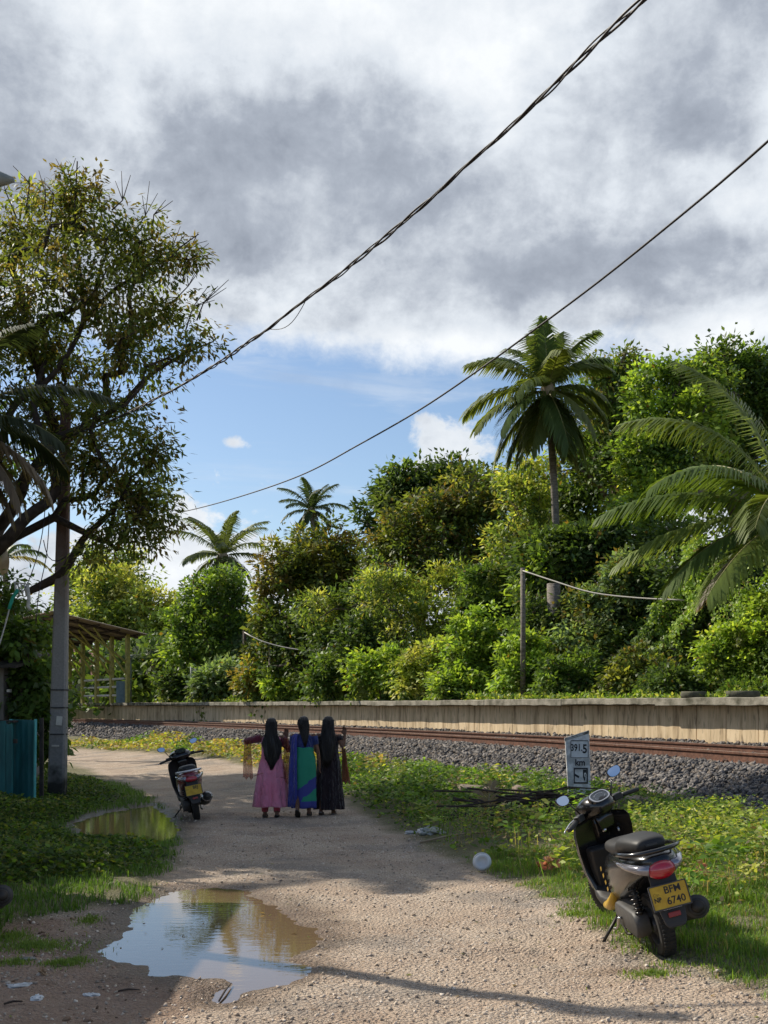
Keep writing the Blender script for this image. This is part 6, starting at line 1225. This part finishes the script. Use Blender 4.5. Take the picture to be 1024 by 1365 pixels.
def hand(mb, w, d, side, curl=.5):
    """palm and five fingers at wrist w, pointing along d; side = thumb side vector"""
    d = Vector(d).normalized(); s_ = Vector(side); s_ = (s_ - d * s_.dot(d)).normalized(); n = d.cross(s_); w = Vector(w)
    mb.loft([[w + d * t + s_ * a * wd + n * b_ * th for a, b_ in ((-1, -.6), (-.5, -1), (.5, -1), (1, -.6), (1, .6), (.5, 1), (-.5, 1), (-1, .6))] for t, wd, th in ((-.01, .02, .015), (.02, .028, .016), (.05, .034, .015), (.078, .034, .012))])
    for i, (o, L_) in enumerate(((.027, .060), (.010, .068), (-.008, .063), (-.026, .050))):
        p = w + d * .072 + s_ * o; pts = [p]; dd = d.copy()
        for k_ in range(3): dd = (dd + n * curl * .55).normalized(); pts.append(pts[-1] + dd * L_ * (.42, .33, .25)[k_])
        mb.tube(pts, [.0088, .0085, .0078, .0065], 7)
    p = w + d * .022 + s_ * .024; mb.tube([p, p + (d * .6 + s_ * .8).normalized() * .028, p + (d * .85 + s_ * .5).normalized() * .052 + n * .008 * curl], [.011, .0095, .0075], 7)
def person(label, loc, yaw, H, J, hips=.155):
    """J: joint dict (metres for a 1.50 m figure); one continuous body mesh grown from overlapping limbs"""
    root = empty('person', loc, yaw, label, 'person', 'three women walking side by side'); root.scale = (H / 1.5,) * 3; mb = MB()
    mb.ell((0, 0, 1.395 - .0), (.068, .082, .103), 20, 14)
    mb.ell((0, .055, 1.345), (.045, .035, .045), 14, 10); mb.ell((0, .088, 1.375), (.010, .014, .018), 8, 6)
    for sx in (-1, 1): mb.ell((sx * .070, -.005, 1.385), (.010, .018, .028), 8, 6)
    mb.tube([(0, -.01, 1.20), (0, -.008, 1.26), (0, .0, 1.33)], [.055, .043, .046], 14)
    mb.loft([[(w * math.cos(a), d * math.sin(a) + yo, z) for a in [2 * math.pi * q / 20 for q in range(20)]] for z, w, d, yo in [(.70, .10, .08, 0), (.76, .15, .105, -.01), (.82, hips, .11, -.015), (.90, .135, .095, -.005), (.96, .12, .085, 0), (1.04, .128, .09, .005), (1.12, .145, .098, .005), (1.18, .155, .085, 0), (1.225, .13, .06, 0), (1.25, .06, .045, 0)]])
    for sd_ in ('l', 'r'):
        sh, el, wr = J['sh' + sd_], J['el' + sd_], J['wr' + sd_]; mb.tube([sh, Vector(sh).lerp(Vector(el), .5), el, Vector(el).lerp(Vector(wr), .4), wr], [.045, .038, .031, .030, .021], 12)
        mb.ell(sh, (.05, .045, .045), 12, 8); hand(mb, wr, J['hd' + sd_], J.get('th' + sd_, (0, 1, 0)), J.get('cu' + sd_, .4))
        hp, kn, an = J['hp' + sd_], J['kn' + sd_], J['an' + sd_]; mb.tube([hp, Vector(hp).lerp(Vector(kn), .5), kn, Vector(kn).lerp(Vector(an), .35), an], [.085, .07, .05, .048, .032], 14)
        a = Vector(an); f = Vector(J.get('ft' + sd_, (0, 1, -.15))).normalized(); mb.tube([a - f * .045 + Vector((0, 0, -.03)), a + Vector((0, 0, -.022)), a + f * .08 + Vector((0, 0, -.032)), a + f * .135 + Vector((0, 0, -.036))], [.026, .032, .026, .016], 10)
    o = mb.build('body', M_SKIN, None, True); md = o.modifiers.new('r', 'REMESH'); md.mode = 'VOXEL'; md.voxel_size = .0075; md.use_smooth_shade = True
    sm = o.modifiers.new('s', 'SMOOTH'); sm.iterations = 3; sm.factor = .5
    dg = bpy.context.evaluated_depsgraph_get(); me = bpy.data.meshes.new_from_object(o.evaluated_get(dg)); bpy.data.objects.remove(o); b = link(me, 'body', None, root, True)
    if not len(me.materials): me.materials.append(M_SKIN)
    for sx in (-1, 1): MB().ell((sx * .028, .072, 1.395), (.012, .008, .007), 8, 6).build('eye', M_EYE, root, True)
    MB().ell((0, .088, 1.335), (.020, .006, .006), 8, 6).build('mouth', M_LIP, root, True)
    return root
def garment(spec, name, m, parent, folds=0, amp=.0, n=72, seed=0, arc=None, thick=.006, twist=0.0):
    """spec rows: z, half width, half depth, x offset, y offset, fold amount"""
    rg = []; r2 = np.random.default_rng(seed); ph = r2.uniform(0, 6.28, 4); sp_ = []
    for i in range(len(spec) - 1):
        for k_ in range(4): sp_.append(np.array(spec[i]) * (1 - k_ / 4) + np.array(spec[i + 1]) * (k_ / 4))
    sp_.append(np.array(spec[-1]))
    A = np.linspace(0, 2 * math.pi, n, endpoint=False) if arc is None else np.linspace(arc[0], arc[1], n)
    for z, w, d, xo, yo, fo in sp_:
        fo = fo * 1.9; f = 1 + fo * (.5 * np.sin(A * folds + ph[0] + twist * z) + .3 * np.sin(A * (folds * .6 + 1.3) + ph[1] + z * 3) + .2 * np.sin(A * folds * 1.9 + ph[2] - 2 * z)); f2 = 1 + .012 * np.sin(z * 38 + 2.3 * A + ph[3])
        rg.append([(xo + w * q * g * math.cos(a), yo + d * q * g * math.sin(a), z + .006 * math.sin(a * 5 + ph[1])) for a, q, g in zip(A, f, f2)])
    mb = MB(); mb.loft(rg, cap=False, closed=arc is None); o = mb.build(name, m, parent, True)
    if thick: md = o.modifiers.new('t', 'SOLIDIFY'); md.thickness = thick; md.offset = 0
    return o
def sleeve(pts, rad, name, m, parent):
    r = MB().tube(pts, rad, 14, cap=False).build(name, m, parent, True); md = r.modifiers.new('t', 'SOLIDIFY'); md.thickness = .004; md.offset = 1; return r
def cloth_hang(top, bot, w0, w1, name, m, parent, seed=1, depth=.03, k=4):
    """a hanging length of cloth with real folds"""
    r2 = np.random.default_rng(seed); top = np.array(top); bot = np.array(bot); rg = []; n = 26
    for i in range(17):
        f = i / 16; c = top + (bot - top) * f; w = w0 + (w1 - w0) * f; row = []
        for q in range(n): s_ = q / (n - 1) - .5; row.append((c[0] + s_ * w, c[1] + depth * math.sin(s_ * 6.28 * k + seed + f * 1.5) * (1 - .3 * f) + .01 * math.sin(f * 9), c[2] - .02 * math.cos(s_ * 6.28 * k * .5 + seed) * f))
        rg.append(row)
    o = MB().loft(rg, cap=False, closed=False).build(name, m, parent, True); md = o.modifiers.new('t', 'SOLIDIFY'); md.thickness = .003; return o
def hair(parent, rows, seed=0):
    rg = []; r2 = np.random.default_rng(seed); n = 60; ph = r2.uniform(0, 6.28, 5); sp_ = []
    for i in range(len(rows) - 1):
        for k_ in range(4): sp_.append(np.array(rows[i]) * (1 - k_ / 4) + np.array(rows[i + 1]) * (k_ / 4))
    sp_.append(np.array(rows[-1]))
    for z, w, d, xo, yo in sp_:
        A = np.linspace(0, 2 * math.pi, n, endpoint=False); f = 1 + .06 * np.sin(A * 17 + ph[0] + z * 9) + .04 * np.sin(A * 23 + ph[1] - z * 14) + .07 * np.sin(A * 4 + ph[2] + z * 13)
        rg.append([(xo + w * q * math.cos(a), yo + d * q * math.sin(a), z) for a, q in zip(A, f)])
    h_ = MB().loft(rg).build('hair', M_HAIR, parent, True)
    mb = MB()
    for q in range(70):   # loose strands
        a = r2.uniform(math.pi, 2 * math.pi) if q % 3 else r2.uniform(0, 6.28); pts = []
        for i in range(2, len(rows)):
            z, w, d, xo, yo = rows[i]; k_ = 1.03 + .05 * r2.normal(); pts.append((xo + w * k_ * math.cos(a) + r2.normal() * .004, yo + d * k_ * math.sin(a), z - (.05 * r2.random() if i == len(rows) - 1 else 0)))
        mb.tube(pts, .0028, 4)
    mb.build('strands', M_HAIR, h_, True); return h_
def shoes(parent, J, m, foot=True):
    for s_ in 'lr':
        a = Vector(J['an' + s_]); f = Vector(J.get('ft' + s_, (0, 1, -.15))).normalized(); up = Vector((0, 0, 1)); lat = f.cross(up).normalized(); nrm = lat.cross(f); c = a + f * .045 - nrm * .058 * 1.0; rg = []
        for t, w in ((-.11, .012), (-.09, .028), (-.03, .031), (.05, .038), (.09, .034), (.115, .014)): p = c + f * t; rg.append([p - lat * w - nrm * .008, p + lat * w - nrm * .008, p + lat * w + nrm * .010, p - lat * w + nrm * .010])
        so_ = MB().loft(rg).build('sandal', m, parent, bevel=.003); MB().tube([c + f * .04 - lat * .036, c + f * .05 - lat * .03 + nrm * .045, c + f * .055 + nrm * .055, c + f * .05 + lat * .03 + nrm * .045, c + f * .04 + lat * .036], .010, 6).build('strap', m, so_, True)
def gp3(x, y): c = G(x, y); return (c[0], c[1], float(ground_z(c[0], c[1])) + .005)
# left woman: pink dress, peach scarf
J = dict(shl=(-.155, 0, 1.20), ell=(-.37, .01, 1.15), wrl=(-.27, .19, 1.20), hdl=(.5, .8, .15), thl=(0, 0, 1), shr=(.155, 0, 1.20), elr=(.25, .03, 1.01), wrr=(.22, .08, 1.22), hdr=(.02, .25, 1), thr=(-1, 0, 0), cur=.9, hpl=(-.08, 0, .74), knl=(-.09, .04, .42), anl=(-.10, .03, .075), hpr=(.08, 0, .74), knr=(.085, .02, .42), anr=(.085, -.10, .085), ftr=(0, 1, -.35))
w1 = person('woman in a long pink dress with a peach scarf, leftmost of three', gp3(362, 1090), R(3), 1.50, J)
garment([(1.235, .075, .06, 0, 0, 0), (1.20, .15, .085, 0, 0, 0), (1.12, .155, .11, 0, 0, .01), (1.0, .145, .105, 0, 0, .01), (.90, .155, .115, 0, 0, .02), (.80, .185, .13, 0, 0, .04), (.60, .215, .155, 0, 0, .07), (.40, .24, .175, 0, 0, .09), (.25, .258, .185, 0, 0, .11), (.17, .265, .19, 0, 0, .12)], 'dress', M_PINK, w1, 9, seed=4, twist=1.5)
for s_ in 'lr': sleeve([J['sh' + s_], Vector(J['sh' + s_]).lerp(Vector(J['el' + s_]), .55), J['el' + s_], Vector(J['el' + s_]).lerp(Vector(J['wr' + s_]), .7)], [.062, .052, .046, .036], 'sleeve', M_MAROON, w1)
for s_ in 'lr':
    k_ = Vector(J['kn' + s_]); a_ = Vector(J['an' + s_]); sleeve([k_ + Vector((0, 0, .1)), k_, k_.lerp(a_, .5), a_ + Vector((0, 0, .015))], [.075, .068, .055, .045], 'trouser_leg', M_CORAL, w1)
hair(w1, [(1.505, .02, .025, 0, -.01), (1.49, .055, .065, 0, -.015), (1.45, .078, .092, 0, -.022), (1.39, .084, .080, 0, -.045), (1.32, .082, .065, 0, -.062), (1.24, .095, .055, 0, -.085), (1.12, .135, .055, .01, -.115), (1.0, .130, .05, .02, -.125), (.90, .10, .042, .015, -.135), (.82, .05, .03, .01, -.14), (.77, .015, .012, .01, -.14)], 3)
cloth_hang((-.36, -.04, 1.17), (-.35, -.06, .60), .10, .15, 'scarf', M_PEACH, w1, 2); cloth_hang((.215, -.05, 1.20), (.235, -.06, .52), .06, .12, 'scarf', M_PEACH, w1, 5)
for pp in ([(-.26, -.06, .63), (-.19, -.12, .66), (-.12, -.14, .68)], [(.14, -.14, .62), (.22, -.12, .60), (.30, -.08, .605)]): MB().tube(catmull(pp, .02), .006, 5).build('scarf_edge', M_PEACH, w1, True)
shoes(w1, J, M_SHOE)
# middle woman: blue and green sari
M_SARI = sari_mat()
J = dict(shl=(-.15, 0, 1.20), ell=(-.19, .03, .98), wrl=(-.18, .16, .84), hdl=(.1, .6, -.6), thl=(1, 0, 0), shr=(.15, 0, 1.20), elr=(.215, -.01, .97), wrr=(.235, .03, .77), hdr=(0, .1, -1), thr=(0, 1, 0), hpl=(-.08, 0, .74), knl=(-.08, -.03, .42), anl=(-.08, -.16, .12), ftl=(0, .9, -.6), hpr=(.08, 0, .74), knr=(.08, .05, .42), anr=(.075, .02, .075))
w2 = person('woman in a blue and green sari, middle one of three', gp3(405, 1091), R(-2), 1.485, J, .165)
garment([(1.235, .08, .06, 0, 0, 0), (1.20, .148, .085, 0, 0, 0), (1.10, .158, .11, 0, 0, 0), (.98, .14, .105, 0, 0, .01), (.95, .14, .103, 0, 0, .01)], 'blouse', M_NAVY, w2, 5, seed=1, thick=.004)
garment([(1.035, .146, .118, 0, 0, .01), (.95, .155, .12, 0, 0, .015), (.85, .178, .135, 0, 0, .02), (.75, .182, .14, 0, 0, .03), (.60, .18, .14, 0, 0, .045), (.42, .176, .142, 0, 0, .05), (.28, .178, .145, 0, 0, .05), (.125, .18, .15, 0, 0, .07)], 'sari_wrap', M_SARI, w2, 5, seed=8, twist=2)
garment([(1.24, .10, .07, -.03, -.005, .0), (1.20, .165, .10, -.02, -.01, .02), (1.05, .172, .135, -.02, -.01, .03), (.85, .195, .152, -.01, -.01, .05), (.60, .195, .156, -.01, -.01, .08), (.35, .19, .156, -.01, -.01, .09), (.14, .195, .16, -.015, -.01, .10)], 'sari_drape', M_BLUE, w2, 14, seed=3, arc=(R(165), R(246)), n=34)
sleeve([J['shr'], Vector(J['shr']).lerp(Vector(J['elr']), .55)], [.058, .046], 'sleeve', M_NAVY, w2); sleeve([J['shl'], Vector(J['shl']).lerp(Vector(J['ell']), .6)], [.058, .048], 'sleeve', M_NAVY, w2)
hair(w2, [(1.505, .02, .025, 0, -.01), (1.49, .055, .065, 0, -.015), (1.45, .076, .090, 0, -.022), (1.39, .080, .080, 0, -.04), (1.33, .074, .062, .01, -.055), (1.25, .062, .045, .02, -.080), (1.17, .045, .035, .028, -.105), (1.12, .028, .024, .03, -.112), (1.09, .010, .01, .03, -.115)], 5)
shoes(w2, J, M_SHOE)
# right woman: black dress, brown scarf
J = dict(shl=(-.15, 0, 1.20), ell=(-.20, .04, .98), wrl=(-.16, .20, .92), hdl=(.3, .9, .1), thl=(0, 0, 1), shr=(.155, 0, 1.19), elr=(.225, -.05, 1.02), wrr=(.245, .02, 1.22), hdr=(-.05, .15, 1), thr=(-1, 0, 0), cur=1.0, hpl=(-.08, 0, .74), knl=(-.08, -.03, .42), anl=(-.10, -.12, .095), ftl=(0, 1, -.4), hpr=(.08, 0, .74), knr=(.075, .05, .42), anr=(.07, .02, .075))
w3 = person('woman in a long black dress with hair to her hips, rightmost of three', gp3(438, 1089), R(-4), 1.50, J)
garment([(1.235, .075, .06, 0, 0, 0), (1.20, .148, .085, 0, 0, 0), (1.12, .152, .11, 0, 0, .01), (1.0, .142, .105, 0, 0, .01), (.90, .155, .115, 0, 0, .02), (.80, .172, .13, 0, 0, .03), (.60, .18, .14, 0, 0, .06), (.40, .195, .15, 0, 0, .08), (.20, .212, .165, 0, 0, .10), (.10, .218, .17, 0, 0, .11)], 'dress', M_BLACKD, w3, 10, seed=12)
sleeve([J['shl'], Vector(J['shl']).lerp(Vector(J['ell']), .6)], [.058, .048], 'sleeve', M_BLACKD, w3); sleeve([J['shr'], Vector(J['shr']).lerp(Vector(J['elr']), .35)], [.056, .05], 'sleeve', M_BLACKD, w3)
hair(w3, [(1.505, .02, .025, 0, -.01), (1.49, .055, .065, 0, -.015), (1.45, .078, .092, 0, -.022), (1.39, .084, .080, 0, -.045), (1.30, .088, .062, 0, -.068), (1.20, .105, .055, 0, -.095), (1.08, .118, .05, -.005, -.115), (.95, .105, .045, -.01, -.125), (.85, .075, .04, -.01, -.14), (.78, .03, .02, -.01, -.145)], 9)
cloth_hang((.235, -.07, 1.02), (.275, -.08, .50), .05, .13, 'scarf', fabric('sheer_brown', (.42, .14, .08), (.34, .10, .06), 8, .7, .2), w3, 7)
shoes(w3, J, plain('tan_sandal', (.14, .11, .10), .6))
